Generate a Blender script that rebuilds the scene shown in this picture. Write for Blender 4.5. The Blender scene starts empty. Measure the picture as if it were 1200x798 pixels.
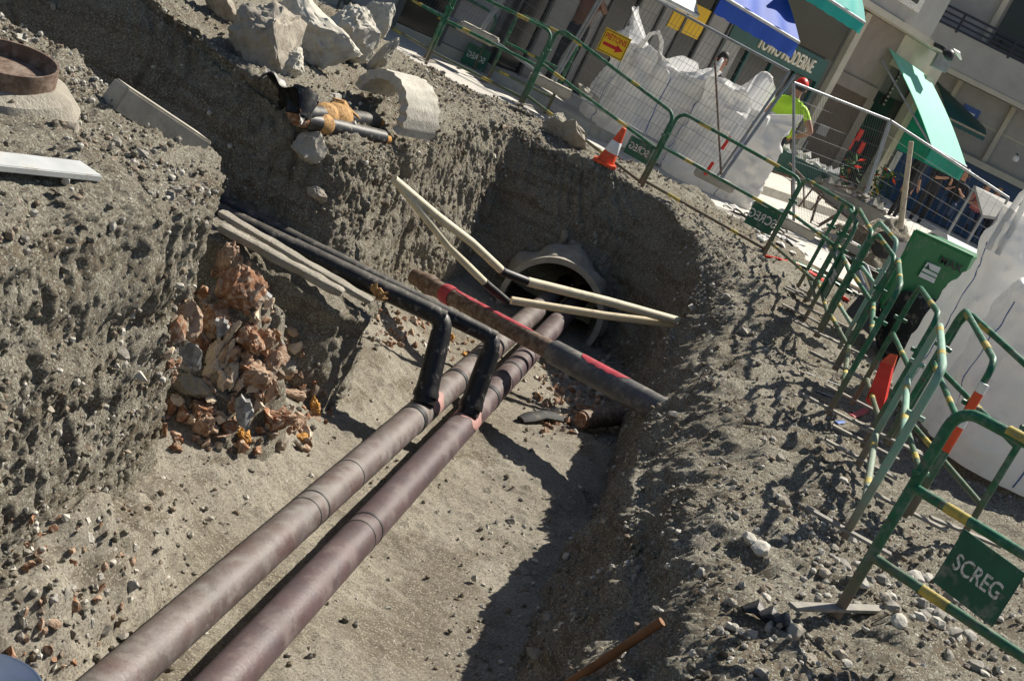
import bpy, bmesh, math, random
import numpy as np
from mathutils import Vector, Matrix, Euler
random.seed(7); rng = np.random.default_rng(11)
PI = math.pi
S = bpy.context.scene
# ------------------------------------------------------------------ camera, sky, sun, exposure
FPX, HOR, ROLL = 1700.0, 440.0, math.radians(26.5)
EYE = np.array([0.0, 0.0, 2.0])
pitch = math.atan(HOR / FPX)
FW = np.array([0, math.cos(pitch), -math.sin(pitch)]); RT = np.array([1.0, 0, 0]); UP = np.array([0, math.sin(pitch), math.cos(pitch)])
cd = bpy.data.cameras.new('camera'); cam = bpy.data.objects.new('camera', cd); S.collection.objects.link(cam)
cd.sensor_width = 36.0; cd.lens = 36.0 * FPX / 1200.0; cd.clip_start = 0.05; cd.clip_end = 500
cx_ = RT * math.cos(ROLL) + UP * math.sin(ROLL)          # image right: the camera was tilted
cy_ = -RT * math.sin(ROLL) + UP * math.cos(ROLL)
m3 = Matrix(((cx_[0], cy_[0], -FW[0]), (cx_[1], cy_[1], -FW[1]), (cx_[2], cy_[2], -FW[2])))
cam.matrix_world = Matrix.Translation(Vector(EYE)) @ m3.to_4x4()
S.camera = cam
SUN_AZ, SUN_EL = math.radians(36.5), math.radians(49)
W = bpy.data.worlds.new("World"); S.world = W; W.use_nodes = True
nt = W.node_tree; nt.nodes.clear()
sky = nt.nodes.new('ShaderNodeTexSky'); sky.sky_type = 'NISHITA'; sky.sun_disc = False
sky.sun_elevation = SUN_EL; sky.sun_rotation = SUN_AZ
bg = nt.nodes.new('ShaderNodeBackground'); bg.inputs[1].default_value = 0.05
wo = nt.nodes.new('ShaderNodeOutputWorld'); nt.links.new(sky.outputs[0], bg.inputs[0]); nt.links.new(bg.outputs[0], wo.inputs[0])
sl = bpy.data.lights.new('sun', 'SUN'); sl.energy = 4.6; sl.angle = math.radians(0.5); sl.color = (1.0, 0.94, 0.83)
so = bpy.data.objects.new('sun', sl); S.collection.objects.link(so)
sd = Vector((math.sin(SUN_AZ) * math.cos(SUN_EL), math.cos(SUN_AZ) * math.cos(SUN_EL), math.sin(SUN_EL)))
so.rotation_euler = sd.to_track_quat('Z', 'Y').to_euler(); so.location = (10, 10, 20)
S.view_settings.view_transform = 'Standard'; S.view_settings.look = 'None'; S.view_settings.exposure = 0.82; S.view_settings.gamma = 1
S.render.engine = 'CYCLES'; S.cycles.max_bounces = 5

# ------------------------------------------------------------------ placing helpers: a pixel of the photo and a known height or distance give a point in the place
def ray(x, y):
    a, b = x - 600, y - 399
    u = a * math.cos(ROLL) + b * math.sin(ROLL); v = -a * math.sin(ROLL) + b * math.cos(ROLL)
    return FW + RT * u / FPX - UP * v / FPX
def atz(x, y, z):
    r = ray(x, y); return Vector(EYE + r * (z - EYE[2]) / r[2])
def aty(x, y, Y):
    r = ray(x, y); return Vector(EYE + r * Y / r[1])
V = Vector

# ------------------------------------------------------------------ materials
def _mix(nt, fac, a, b):
    n = nt.nodes.new('ShaderNodeMix'); n.data_type = 'RGBA'
    if isinstance(fac, float): n.inputs[0].default_value = fac
    else: nt.links.new(fac, n.inputs[0])
    for i, c in ((6, a), (7, b)):
        if isinstance(c, tuple): n.inputs[i].default_value = (*c, 1)
        else: nt.links.new(c, n.inputs[i])
    return n.outputs[2]
def _noise(nt, vec, scale, detail=5.0, rough=0.6):
    n = nt.nodes.new('ShaderNodeTexNoise'); n.inputs['Scale'].default_value = scale; n.inputs['Detail'].default_value = detail; n.inputs['Roughness'].default_value = rough
    nt.links.new(vec, n.inputs['Vector']); return n.outputs[0]
def _ramp(nt, fac, lo, hi):
    n = nt.nodes.new('ShaderNodeMapRange'); n.inputs[1].default_value = lo; n.inputs[2].default_value = hi
    nt.links.new(fac, n.inputs[0]); return n.outputs[0]
MATS = {}
def M(name, col, rough=0.7, var=0.2, scale=6.0, col2=None, lo=0.45, hi=0.6, dust=0.0, bump=0.0, bs=60.0, metal=0.0, spec=0.4, dscale=9.0, trans=0.0, top=0.0, dustcol=(0.30, 0.27, 0.22)):
    m = bpy.data.materials.new(name); m.use_nodes = True; nt = m.node_tree; MATS[name] = m
    p = nt.nodes['Principled BSDF']; p.inputs['Roughness'].default_value = rough; p.inputs['Metallic'].default_value = metal
    p.inputs['Specular IOR Level'].default_value = spec
    g = nt.nodes.new('ShaderNodeNewGeometry').outputs['Position']
    n1 = _noise(nt, g, scale)
    c = _mix(nt, _ramp(nt, n1, 0.3, 0.7), tuple(x * (1 - var) for x in col), tuple(min(1, x * (1 + var)) for x in col))
    if col2:
        c = _mix(nt, _ramp(nt, _noise(nt, g, scale * 1.7, 6.0, 0.65), lo, hi), c, col2)
    if dust > 0:
        d = _ramp(nt, _noise(nt, g, dscale, 7.0, 0.7), 0.62 - 0.35 * dust, 0.75)
        c = _mix(nt, d, c, dustcol)
        r = nt.nodes.new('ShaderNodeMapRange'); r.inputs[3].default_value = rough; r.inputs[4].default_value = 0.95
        nt.links.new(d, r.inputs[0]); nt.links.new(r.outputs[0], p.inputs['Roughness'])
    if top > 0:                                       # dust that has settled on upward faces
        nz = nt.nodes.new('ShaderNodeSeparateXYZ'); nt.links.new(nt.nodes.new('ShaderNodeNewGeometry').outputs['Normal'], nz.inputs[0])
        ml = nt.nodes.new('ShaderNodeMath'); ml.operation = 'MULTIPLY_ADD'; ml.inputs[1].default_value = 0.55; nt.links.new(nz.outputs[2], ml.inputs[0]); nt.links.new(_noise(nt, g, 7.0, 8.0, 0.75), ml.inputs[2])
        mk = nt.nodes.new('ShaderNodeMath'); mk.operation = 'MULTIPLY'; mk.inputs[1].default_value = top; nt.links.new(_ramp(nt, ml.outputs[0], 0.78, 1.12), mk.inputs[0])
        c = _mix(nt, mk.outputs[0], c, (0.36, 0.32, 0.255))
    nt.links.new(c, p.inputs['Base Color'])
    if bump > 0:
        b = nt.nodes.new('ShaderNodeBump'); b.inputs['Strength'].default_value = bump; b.inputs['Distance'].default_value = 0.02
        nt.links.new(_noise(nt, g, bs, 6.0, 0.7), b.inputs['Height']); nt.links.new(b.outputs[0], p.inputs['Normal'])
    if trans > 0:
        p.inputs['Subsurface Weight'].default_value = 0.0
        t = nt.nodes.new('ShaderNodeBsdfTranslucent'); nt.links.new(c, t.inputs[0])
        mx = nt.nodes.new('ShaderNodeMixShader'); mx.inputs[0].default_value = trans
        nt.links.new(p.outputs[0], mx.inputs[1]); nt.links.new(t.outputs[0], mx.inputs[2])
        nt.links.new(mx.outputs[0], nt.nodes['Material Output'].inputs[0])
    return m
def soil(name, a, b, pale, palelo, palehi, bump=0.8, speck=0.55, grit=1.0):
    m = bpy.data.materials.new(name); m.use_nodes = True; nt = m.node_tree; MATS[name] = m
    p = nt.nodes['Principled BSDF']; p.inputs['Roughness'].default_value = 0.95; p.inputs['Specular IOR Level'].default_value = 0.15
    g = nt.nodes.new('ShaderNodeNewGeometry').outputs['Position']
    c = _mix(nt, _ramp(nt, _noise(nt, g, 3.0, 8.0, 0.7), 0.35, 0.65), a, b)
    c = _mix(nt, _ramp(nt, _noise(nt, g, 1.3, 6.0, 0.6), palelo, palehi), c, pale)
    mp_ = nt.nodes.new('ShaderNodeMapping'); mp_.inputs['Scale'].default_value = (0.7, 0.7, 5.0); nt.links.new(g, mp_.inputs[0])      # layers in the cut earth
    c = _mix(nt, _ramp(nt, _noise(nt, mp_.outputs[0], 1.6, 5.0, 0.6), 0.52, 0.60), c, tuple(x * k for x, k in zip(a, (0.80, 0.74, 0.68))))
    n4 = _noise(nt, g, 60.0, 6.0, 0.8)
    c = _mix(nt, _ramp(nt, n4, 0.36, 0.62), tuple(x * (1 - .36 * grit) for x in a), c)
    vg = nt.nodes.new('ShaderNodeTexVoronoi'); vg.inputs['Scale'].default_value = 130.0; nt.links.new(g, vg.inputs['Vector'])
    sg = nt.nodes.new('ShaderNodeSeparateColor'); nt.links.new(vg.outputs['Color'], sg.inputs[0])
    c = _mix(nt, _ramp(nt, sg.outputs[0], 0.80, 0.86), c, tuple(min(.62, x * (1 + .35 * grit)) for x in b)); c = _mix(nt, _ramp(nt, sg.outputs[1], 0.86, 0.92), c, tuple(x * (1 - .5 * grit) for x in a))
    vo = nt.nodes.new('ShaderNodeTexVoronoi'); vo.inputs['Scale'].default_value = 55.0; nt.links.new(g, vo.inputs['Vector'])
    sep = nt.nodes.new('ShaderNodeSeparateColor'); nt.links.new(vo.outputs['Color'], sep.inputs[0])
    k = nt.nodes.new('ShaderNodeMath'); k.operation = 'MULTIPLY'
    nt.links.new(_ramp(nt, sep.outputs[0], 0.60, 0.68), k.inputs[0]); nt.links.new(_ramp(nt, vo.outputs['Distance'], 0.5, 0.3), k.inputs[1])
    k2 = nt.nodes.new('ShaderNodeMath'); k2.operation = 'MULTIPLY'; k2.inputs[1].default_value = speck; nt.links.new(k.outputs[0], k2.inputs[0])
    stone = _mix(nt, sep.outputs[1], (0.20, 0.18, 0.15), (0.5, 0.46, 0.39))
    c = _mix(nt, k2.outputs[0], c, stone)
    nt.links.new(c, p.inputs['Base Color'])
    b = nt.nodes.new('ShaderNodeBump'); b.inputs['Strength'].default_value = bump; b.inputs['Distance'].default_value = 0.14
    nt.links.new(_noise(nt, g, 48.0, 10.0, 0.85), b.inputs['Height'])
    b2 = nt.nodes.new('ShaderNodeBump'); b2.inputs['Strength'].default_value = 0.5 * speck; b2.inputs['Distance'].default_value = 0.015
    nt.links.new(k.outputs[0], b2.inputs['Height']); nt.links.new(b.outputs[0], b2.inputs['Normal']); nt.links.new(b2.outputs[0], p.inputs['Normal'])
    return m
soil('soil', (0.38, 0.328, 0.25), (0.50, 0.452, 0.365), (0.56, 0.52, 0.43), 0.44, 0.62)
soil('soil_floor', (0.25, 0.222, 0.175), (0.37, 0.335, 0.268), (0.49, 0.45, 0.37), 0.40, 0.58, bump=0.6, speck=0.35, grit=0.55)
M('plaza', (0.52, 0.49, 0.44), 0.9, 0.12, 1.5, dust=0.3, bump=0.3, bs=25)
M('green', (0.012, 0.12, 0.055), 0.46, 0.3, 12, col2=(0.10, 0.065, 0.035), lo=0.60, hi=0.64, dust=0.38, dscale=14, dustcol=(0.22, 0.24, 0.2))
M('green_pale', (0.20, 0.36, 0.27), 0.6, 0.2, 9, dust=0.35)
M('yellow', (0.46, 0.35, 0.07), 0.55, 0.25, 14, col2=(0.16, 0.17, 0.05), lo=0.5, hi=0.7, dust=0.3, dscale=20)
M('plate_green', (0.012, 0.10, 0.055), 0.45, 0.2, 6, dust=0.25)
M('white_paint', (0.70, 0.68, 0.62), 0.6, 0.12, 30, col2=(0.22, 0.17, 0.11), lo=0.54, hi=0.60)
M('galv', (0.27, 0.285, 0.30), 0.48, 0.2, 8, metal=0.5, dust=0.25)
M('foot_steel', (0.21, 0.195, 0.17), 0.75, 0.25, 9, dust=0.5)
M('wire', (0.12, 0.125, 0.13), 0.6, 0.1, 5, metal=0.2)
M('casing_grey', (0.115, 0.093, 0.088), 0.46, 0.4, 2.6, col2=(0.09, 0.052, 0.048), lo=0.44, hi=0.66, dust=0.40, dscale=5.5, bump=0.25, bs=40, dustcol=(0.21, 0.20, 0.185), top=0.18)
M('casing_plum', (0.085, 0.053, 0.056), 0.46, 0.3, 2.5, col2=(0.07, 0.052, 0.06), lo=0.45, hi=0.7, dust=0.36, dscale=3.0, bump=0.25, bs=40, dustcol=(0.18, 0.145, 0.135), top=0.10)
M('black', (0.012, 0.012, 0.013), 0.45, 0.3, 10, dust=0.16, dscale=14, top=0.28, bump=0.15, bs=50)
M('pink', (0.36, 0.19, 0.17), 0.7, 0.2, 12, dust=0.3)
M('black_tape', (0.02, 0.02, 0.022), 0.5, 0.2, 10)
M('rust_steel', (0.12, 0.075, 0.05), 0.7, 0.3, 12, col2=(0.22, 0.16, 0.12), bump=0.2, dust=0.2)
M('sleeve', (0.075, 0.078, 0.085), 0.45, 0.2, 6, dust=0.3, dscale=6, top=0.35)
M('red_paint', (0.42, 0.04, 0.06), 0.6, 0.3, 9, dust=0.42, dscale=14, dustcol=(0.25, 0.14, 0.12))
M('cream', (0.66, 0.58, 0.40), 0.6, 0.12, 6, col2=(0.45, 0.37, 0.25), lo=0.58, hi=0.75, dust=0.2, dscale=11)
M('concrete', (0.38, 0.35, 0.29), 0.9, 0.2, 5, bump=0.5, bs=35, dust=0.3, col2=(0.26, 0.23, 0.19), lo=0.55, hi=0.8)
M('concrete_pale', (0.50, 0.47, 0.40), 0.9, 0.15, 7, bump=0.5, bs=45, col2=(0.33, 0.29, 0.23), lo=0.5, hi=0.75)
M('mortar', (0.33, 0.30, 0.245), 0.95, 0.2, 9, bump=0.9, bs=45)
M('boulder', (0.36, 0.32, 0.26), 0.95, 0.2, 4, bump=0.9, bs=22, col2=(0.22, 0.18, 0.135), lo=0.5, hi=0.72)
M('foam_rust', (0.28, 0.135, 0.07), 0.9, 0.4, 14, col2=(0.50, 0.38, 0.28), lo=0.47, hi=0.62, bump=0.7, bs=50)
M('foam_cream', (0.64, 0.52, 0.38), 0.9, 0.15, 10, col2=(0.36, 0.19, 0.10), lo=0.55, hi=0.72, bump=0.6, bs=40)
M('foam_pale', (0.42, 0.30, 0.21), 0.9, 0.25, 12, col2=(0.24, 0.11, 0.06), lo=0.5, hi=0.64, bump=0.7, bs=45)
M('foam_orange', (0.48, 0.24, 0.055), 0.85, 0.25, 10, col2=(0.25, 0.11, 0.03), lo=0.5, hi=0.7, bump=0.6, bs=40)
M('grey_face', (0.33, 0.33, 0.32), 0.8, 0.15, 9, col2=(0.16, 0.155, 0.15), bump=0.3, bs=40)
M('stone_pale', (0.48, 0.45, 0.39), 0.9, 0.2, 20, bump=0.4, bs=70)
M('stone_grey', (0.27, 0.25, 0.215), 0.9, 0.25, 20, bump=0.4, bs=70)
M('stone_brown', (0.24, 0.19, 0.14), 0.9, 0.25, 20, bump=0.4, bs=70)
M('wood', (0.20, 0.085, 0.03), 0.7, 0.25, 12, bump=0.2, bs=80)
M('wood_pale', (0.40, 0.34, 0.25), 0.8, 0.2, 12)
M('tape_brown', (0.42, 0.24, 0.085), 0.8, 0.3, 18, col2=(0.16, 0.07, 0.02), lo=0.5, hi=0.65, bump=0.4)
M('bag', (0.80, 0.79, 0.77), 0.75, 0.06, 3, col2=(0.52, 0.49, 0.44), lo=0.58, hi=0.8, bump=0.2, bs=14, trans=0.38)
M('bag_blue', (0.07, 0.13, 0.36), 0.7, 0.15, 10)
M('orange', (0.75, 0.085, 0.02), 0.5, 0.15, 8, dust=0.1)
M('red_plastic', (0.70, 0.03, 0.015), 0.45, 0.15, 10, dust=0.1)
M('white', (0.78, 0.77, 0.73), 0.6, 0.05, 8)
M('sign_yellow', (0.85, 0.52, 0.015), 0.5, 0.04, 8)
M('sign_red', (0.55, 0.015, 0.02), 0.5, 0.05, 8)
M('facade_dark', (0.11, 0.11, 0.105), 0.6, 0.2, 2)
M('facade_grey', (0.34, 0.33, 0.31), 0.8, 0.12, 2, bump=0.15, bs=30)
M('facade_beige', (0.44, 0.41, 0.33), 0.85, 0.1, 3, bump=0.2, bs=30)
M('facade_brown', (0.22, 0.19, 0.16), 0.8, 0.15, 2)
M('panel_grey', (0.33, 0.32, 0.30), 0.8, 0.1, 3)
M('shop_green', (0.02, 0.085, 0.075), 0.4, 0.15, 3)
M('shop_blue', (0.015, 0.05, 0.115), 0.4, 0.15, 3)
M('shop_glass', (0.018, 0.022, 0.022), 0.12, 0.3, 1.5)
M('door_brown', (0.095, 0.068, 0.05), 0.6, 0.15, 3)
M('awning_green', (0.02, 0.30, 0.20), 0.7, 0.08, 5, trans=0.25)
M('awning_mint', (0.30, 0.72, 0.56), 0.7, 0.05, 3, trans=0.2)
M('awning_teal', (0.01, 0.38, 0.34), 0.7, 0.08, 5, trans=0.3)
M('awning_blue', (0.015, 0.09, 0.50), 0.65, 0.1, 3, trans=0.3)
M('sign_letter', (0.75, 0.68, 0.55), 0.5, 0.05, 5)
M('railing', (0.015, 0.018, 0.035), 0.5, 0.1, 5)
M('vest', (0.50, 0.78, 0.04), 0.6, 0.08, 8, trans=0.1)
M('reflect', (0.6, 0.62, 0.62), 0.4, 0.05, 8)
M('skin', (0.42, 0.22, 0.14), 0.6, 0.08, 10)
M('hair', (0.03, 0.022, 0.018), 0.6, 0.2, 20)
M('trousers', (0.045, 0.046, 0.05), 0.85, 0.2, 8)
M('cloth_dark', (0.02, 0.02, 0.024), 0.85, 0.2, 8)
M('cloth_pink', (0.52, 0.16, 0.14), 0.85, 0.1, 8)
M('cloth_brown', (0.24, 0.12, 0.08), 0.85, 0.1, 8)
M('cloth_white', (0.68, 0.67, 0.64), 0.85, 0.05, 8)
M('rubber', (0.018, 0.018, 0.018), 0.75, 0.3, 8, dust=0.25)
M('rim', (0.45, 0.44, 0.42), 0.5, 0.2, 8, dust=0.3)
M('machine_green', (0.012, 0.16, 0.05), 0.4, 0.12, 4, dust=0.15)
M('car_white', (0.68, 0.68, 0.66), 0.3, 0.04, 4)
M('barrow_grey', (0.20, 0.19, 0.17), 0.6, 0.2, 6, dust=0.4)
M('plaster', (0.66, 0.64, 0.60), 0.9, 0.12, 9, bump=0.5, bs=30)
M('leaf', (0.045, 0.10, 0.025), 0.7, 0.3, 10)
M('flower_yellow', (0.75, 0.5, 0.02), 0.7, 0.1, 10)
M('denim', (0.03, 0.05, 0.10), 0.7, 0.15, 10)
M('sticker', (0.62, 0.63, 0.62), 0.5, 0.05, 8)
M('zinc', (0.58, 0.59, 0.58), 0.45, 0.12, 6, metal=0.35, dust=0.3, dscale=12)
M('ink', (0.02, 0.02, 0.022), 0.5, 0.05, 8)

def mud(name, col, z0=0.02, z1=0.42):
    nt = MATS[name].node_tree; p = nt.nodes['Principled BSDF']; l = p.inputs['Base Color'].links[0]; c = l.from_socket
    g = nt.nodes.new('ShaderNodeNewGeometry').outputs['Position']; x = nt.nodes.new('ShaderNodeSeparateXYZ'); nt.links.new(g, x.inputs[0])
    n = _noise(nt, g, 16.0, 6.0, 0.7); a = nt.nodes.new('ShaderNodeMath'); a.operation = 'MULTIPLY_ADD'; a.inputs[1].default_value = -0.55; nt.links.new(n, a.inputs[0]); nt.links.new(x.outputs[2], a.inputs[2])
    nt.links.new(_mix(nt, _ramp(nt, a.outputs[0], z1 - 0.3, z0 - 0.3), c, col), p.inputs['Base Color'])
mud('green', (0.17, 0.12, 0.08)); mud('green_pale', (0.2, 0.15, 0.1))

# ------------------------------------------------------------------ numpy noise
def _h(ix, iy, iz, s):
    h = (ix.astype(np.uint32) * np.uint32(374761393)) ^ (iy.astype(np.uint32) * np.uint32(668265263)) ^ (iz.astype(np.uint32) * np.uint32(2246822519)) ^ np.uint32((s * 3266489917 + 12345) & 0xffffffff)
    h = (h ^ (h >> np.uint32(13))) * np.uint32(1274126177); h = (h ^ (h >> np.uint32(15))) * np.uint32(2654435761)
    return ((h ^ (h >> np.uint32(16))) & np.uint32(0xffffff)).astype(np.float32) / 16777215.0
def vn(P, f, s=0):
    if np.isscalar(f): f = (f, f, f)
    Q = P * np.array(f) + 100.0
    I = np.floor(Q).astype(np.int64); t = (Q - I).astype(np.float32); t = t * t * (3 - 2 * t)
    r = 0
    for dx in (0, 1):
        for dy in (0, 1):
            for dz in (0, 1):
                w = (t[:, 0] if dx else 1 - t[:, 0]) * (t[:, 1] if dy else 1 - t[:, 1]) * (t[:, 2] if dz else 1 - t[:, 2])
                r = r + w * _h(I[:, 0] + dx, I[:, 1] + dy, I[:, 2] + dz, s)
    return r * 2 - 1
def stones_bump(P, f, s):
    """rounded stones set in the ground: nearest of jittered cell points"""
    Q = P * f + 50.0; I = np.floor(Q).astype(np.int64); best = np.full(len(P), 9.0, np.float32); amp = np.zeros(len(P), np.float32)
    for dx in (-1, 0, 1):
        for dy in (-1, 0, 1):
            for dz in (-1, 0, 1):
                a, b, c = I[:, 0] + dx, I[:, 1] + dy, I[:, 2] + dz
                d = np.sqrt((a + _h(a, b, c, s) - Q[:, 0]) ** 2 + (b + _h(a, b, c, s + 1) - Q[:, 1]) ** 2 + (c + _h(a, b, c, s + 2) - Q[:, 2]) ** 2)
                rr = _h(a, b, c, s + 3)
                r = np.where(rr > 0.62, 0.25 + 0.4 * (rr - 0.62) / 0.38, 0.001)
                k = np.clip(1 - (d / r) ** 2, 0, 1)
                amp = np.maximum(amp, np.sqrt(k) * r)
    return amp / f

# ------------------------------------------------------------------ mesh builder
class MB:
    def __init__(s): s.v = []; s.f = []; s.mi = []
    def add(s, vs, fs, mi=0):
        o = len(s.v); s.v += [tuple(map(float, p)) for p in vs]; s.f += [tuple(i + o for i in f) for f in fs]; s.mi += [mi] * len(fs); return s
    def box(s, c, size, R=None, mi=0, bev=0.0):
        x, y, z = (q / 2 for q in size); c = V(c)
        if bev > 0:
            bm = bmesh.new(); bmesh.ops.create_cube(bm, size=1.0)
            for v in bm.verts: v.co = V((v.co.x * size[0], v.co.y * size[1], v.co.z * size[2]))
            bmesh.ops.bevel(bm, geom=bm.edges[:], offset=bev, segments=2, affect='EDGES')
            bm.verts.index_update(); ps = [v.co.copy() for v in bm.verts]; fs = [tuple(v.index for v in f.verts) for f in bm.faces]; bm.free()
        else:
            ps = [V((a, b, d)) for a in (-x, x) for b in (-y, y) for d in (-z, z)]
            fs = [(0, 1, 3, 2), (4, 6, 7, 5), (0, 4, 5, 1), (2, 3, 7, 6), (0, 2, 6, 4), (1, 5, 7, 3)]
        if R is not None: ps = [R @ p for p in ps]
        return s.add([p + c for p in ps], fs, mi)
    def hexa(s, p, mi=0):   # 8 corners: four of one face, then the four opposite
        return s.add(p, [(0, 1, 2, 3), (7, 6, 5, 4), (0, 4, 5, 1), (1, 5, 6, 2), (2, 6, 7, 3), (3, 7, 4, 0)], mi)
    def tube(s, path, r, n=10, cap=True, mi=0, flat=1.0, upv=None):
        P = [V(p) for p in path]; N = len(P); rr = r if hasattr(r, '__len__') else [r] * N
        vs = []; prev = None
        for i in range(N):
            t = (P[min(i + 1, N - 1)] - P[max(i - 1, 0)]).normalized()
            if prev is None:
                a = V(upv) if upv else (V((0, 0, 1)) if abs(t.z) < 0.9 else V((0, 1, 0)))
            else: a = prev
            a = (a - t * a.dot(t)).normalized(); prev = a; b = t.cross(a)
            for k in range(n):
                q = 2 * PI * k / n; vs.append(P[i] + a * math.cos(q) * rr[i] * flat + b * math.sin(q) * rr[i])
        fs = []
        for i in range(N - 1):
            for k in range(n):
                fs.append((i * n + k, i * n + (k + 1) % n, (i + 1) * n + (k + 1) % n, (i + 1) * n + k))
        if cap: fs += [tuple(range(n - 1, -1, -1)), tuple((N - 1) * n + k for k in range(n))]
        return s.add(vs, fs, mi)
    def lathe(s, prof, n=20, axis=None, o=(0, 0, 0), mi=0):
        R = V((0, 0, 1)).rotation_difference(V(axis)).to_matrix() if axis is not None else Matrix.Identity(3)
        vs = []
        for (r, z) in prof:
            for k in range(n): q = 2 * PI * k / n; vs.append(V(o) + R @ V((r * math.cos(q), r * math.sin(q), z)))
        fs = [(i * n + k, i * n + (k + 1) % n, (i + 1) * n + (k + 1) % n, (i + 1) * n + k) for i in range(len(prof) - 1) for k in range(n)]
        fs += [tuple(range(n - 1, -1, -1)), tuple((len(prof) - 1) * n + k for k in range(n))]
        return s.add(vs, fs, mi)
    def grid(s, fn, nu, nv, mi=0, closeu=False):
        vs = [fn(i / (nu if closeu else nu - 1), j / (nv - 1)) for j in range(nv) for i in range(nu)]
        fs = []
        for j in range(nv - 1):
            for i in range(nu if closeu else nu - 1):
                i2 = (i + 1) % nu; fs.append((j * nu + i, j * nu + i2, (j + 1) * nu + i2, (j + 1) * nu + i))
        return s.add(vs, fs, mi)
    def build(s, name, mats, parent=None, smooth=True, flip=False):
        off = V((0, 0, 0))
        me = bpy.data.meshes.new(name); R = None
        if parent is not None and not parent.get('local'): off = world_loc(parent)
        me.from_pydata([(p[0] - off.x, p[1] - off.y, p[2] - off.z) for p in s.v], [], s.f)
        mats = mats if isinstance(mats, (list, tuple)) else [mats]
        for q in mats: me.materials.append(MATS[q])
        if len(mats) > 1: me.polygons.foreach_set('material_index', s.mi)
        bm = bmesh.new(); bm.from_mesh(me); bmesh.ops.recalc_face_normals(bm, faces=bm.faces); bm.to_mesh(me); bm.free()
        if smooth:
            me.polygons.foreach_set('use_smooth', [True] * len(me.polygons))
            try: me.set_sharp_from_angle(angle=math.radians(38))
            except Exception: pass
        ob = bpy.data.objects.new(name, me); S.collection.objects.link(ob)
        if parent is not None: ob.parent = parent
        return ob
def world_loc(o):
    l = V(o.location)
    while o.parent: o = o.parent; l = l + V(o.location)
    return l
def tag(o, label=None, cat=None, group=None, kind=None):
    if label: o['label'] = label
    if cat: o['category'] = cat
    if group: o['group'] = group
    if kind: o['kind'] = kind
    return o
def thing(name, label, cat, loc=(0, 0, 0), rz=0.0, group=None, local=False):
    o = bpy.data.objects.new(name, None); S.collection.objects.link(o); o.location = loc; o.rotation_euler = (0, 0, rz); o.empty_display_size = 0.1
    if local: o['local'] = 1
    return tag(o, label, cat, group)
def part(name, mb, mat, parent, smooth=True, label=None):
    ob = mb.build(name, mat, parent, smooth)
    if label: ob['label'] = label
    return ob
def single(name, mb, mat, label, cat, group=None, smooth=True):
    """a thing that is one mesh, with its origin at the middle of its foot"""
    ob = mb.build(name, mat, None, smooth)
    me = ob.data; n = len(me.vertices); a = np.empty(n * 3, np.float32); me.vertices.foreach_get('co', a); a = a.reshape(-1, 3)
    o = np.array([(a[:, 0].min() + a[:, 0].max()) / 2, (a[:, 1].min() + a[:, 1].max()) / 2, a[:, 2].min()], np.float32)
    me.vertices.foreach_set('co', (a - o).ravel()); ob.location = [float(x) for x in o]
    return tag(ob, label, cat, group)
def text(name, body, size, mat, parent, loc, xdir, updir, align='CENTER', depth=0.002, sx=1.0, label=None):
    """flat lettering, xdir = reading direction, updir = up on the plate; converted to a mesh"""
    c = bpy.data.curves.new(name, 'FONT'); c.body = body; c.size = size; c.align_x = align; c.align_y = 'CENTER'; c.extrude = depth; c.offset = size * 0.012
    t = bpy.data.objects.new('tmp', c); S.collection.objects.link(t)
    dg = bpy.context.evaluated_depsgraph_get(); me = bpy.data.meshes.new_from_object(t.evaluated_get(dg)); bpy.data.objects.remove(t); bpy.data.curves.remove(c)
    me.materials.clear(); me.materials.append(MATS[mat])
    x = V(xdir).normalized(); u = V(updir).normalized(); n = x.cross(u)
    off = V((0, 0, 0)) if (parent is None or parent.get('local')) else world_loc(parent)
    for v in me.vertices: v.co = V(loc) + x * v.co.x * sx + u * v.co.y + n * v.co.z - off
    ob = bpy.data.objects.new(name, me); S.collection.objects.link(ob)
    if parent is not None: ob.parent = parent
    return ob
def np_mesh(name, verts, faces, mat, kind=None):
    me = bpy.data.meshes.new(name); n = len(verts); k = faces.shape[1]; m = len(faces)
    me.vertices.add(n); me.vertices.foreach_set('co', verts.astype(np.float32).ravel())
    me.loops.add(m * k); me.loops.foreach_set('vertex_index', faces.astype(np.int32).ravel())
    me.polygons.add(m); me.polygons.foreach_set('loop_start', np.arange(0, m * k, k, dtype=np.int32)); me.polygons.foreach_set('use_smooth', np.ones(m, bool))
    me.update(calc_edges=True); me.validate(); me.materials.append(MATS[mat])
    ob = bpy.data.objects.new(name, me); S.collection.objects.link(ob)
    if kind: ob['kind'] = kind
    return ob

# ------------------------------------------------------------------ the ground: a loft of cross-sections round the pit
def catmull(P, t):
    """P (n,...) control points, t array in [0, n-1]"""
    n = len(P); i = np.clip(np.floor(t).astype(int), 0, n - 2); f = (t - i).reshape(-1, *([1] * (P.ndim - 1)))
    p0 = P[np.clip(i - 1, 0, n - 1)]; p1 = P[i]; p2 = P[i + 1]; p3 = P[np.clip(i + 2, 0, n - 1)]
    m1 = (p2 - p0) * 0.35; m2 = (p3 - p1) * 0.35
    return (2 * f**3 - 3 * f**2 + 1) * p1 + (f**3 - 2 * f**2 + f) * m1 + (-2 * f**3 + 3 * f**2) * p2 + (f**3 - f**2) * m2
def resample(P, step, ref):
    """parameters along the first axis so that the reference track is cut into equal steps"""
    n = len(P); tt = np.linspace(0, n - 1, 60 * n); Q = catmull(ref, tt); d = np.r_[0, np.cumsum(np.linalg.norm(np.diff(Q, axis=0), axis=1))]
    k = max(2, int(d[-1] / step)); return np.interp(np.linspace(0, d[-1], k), d, tt)
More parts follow.
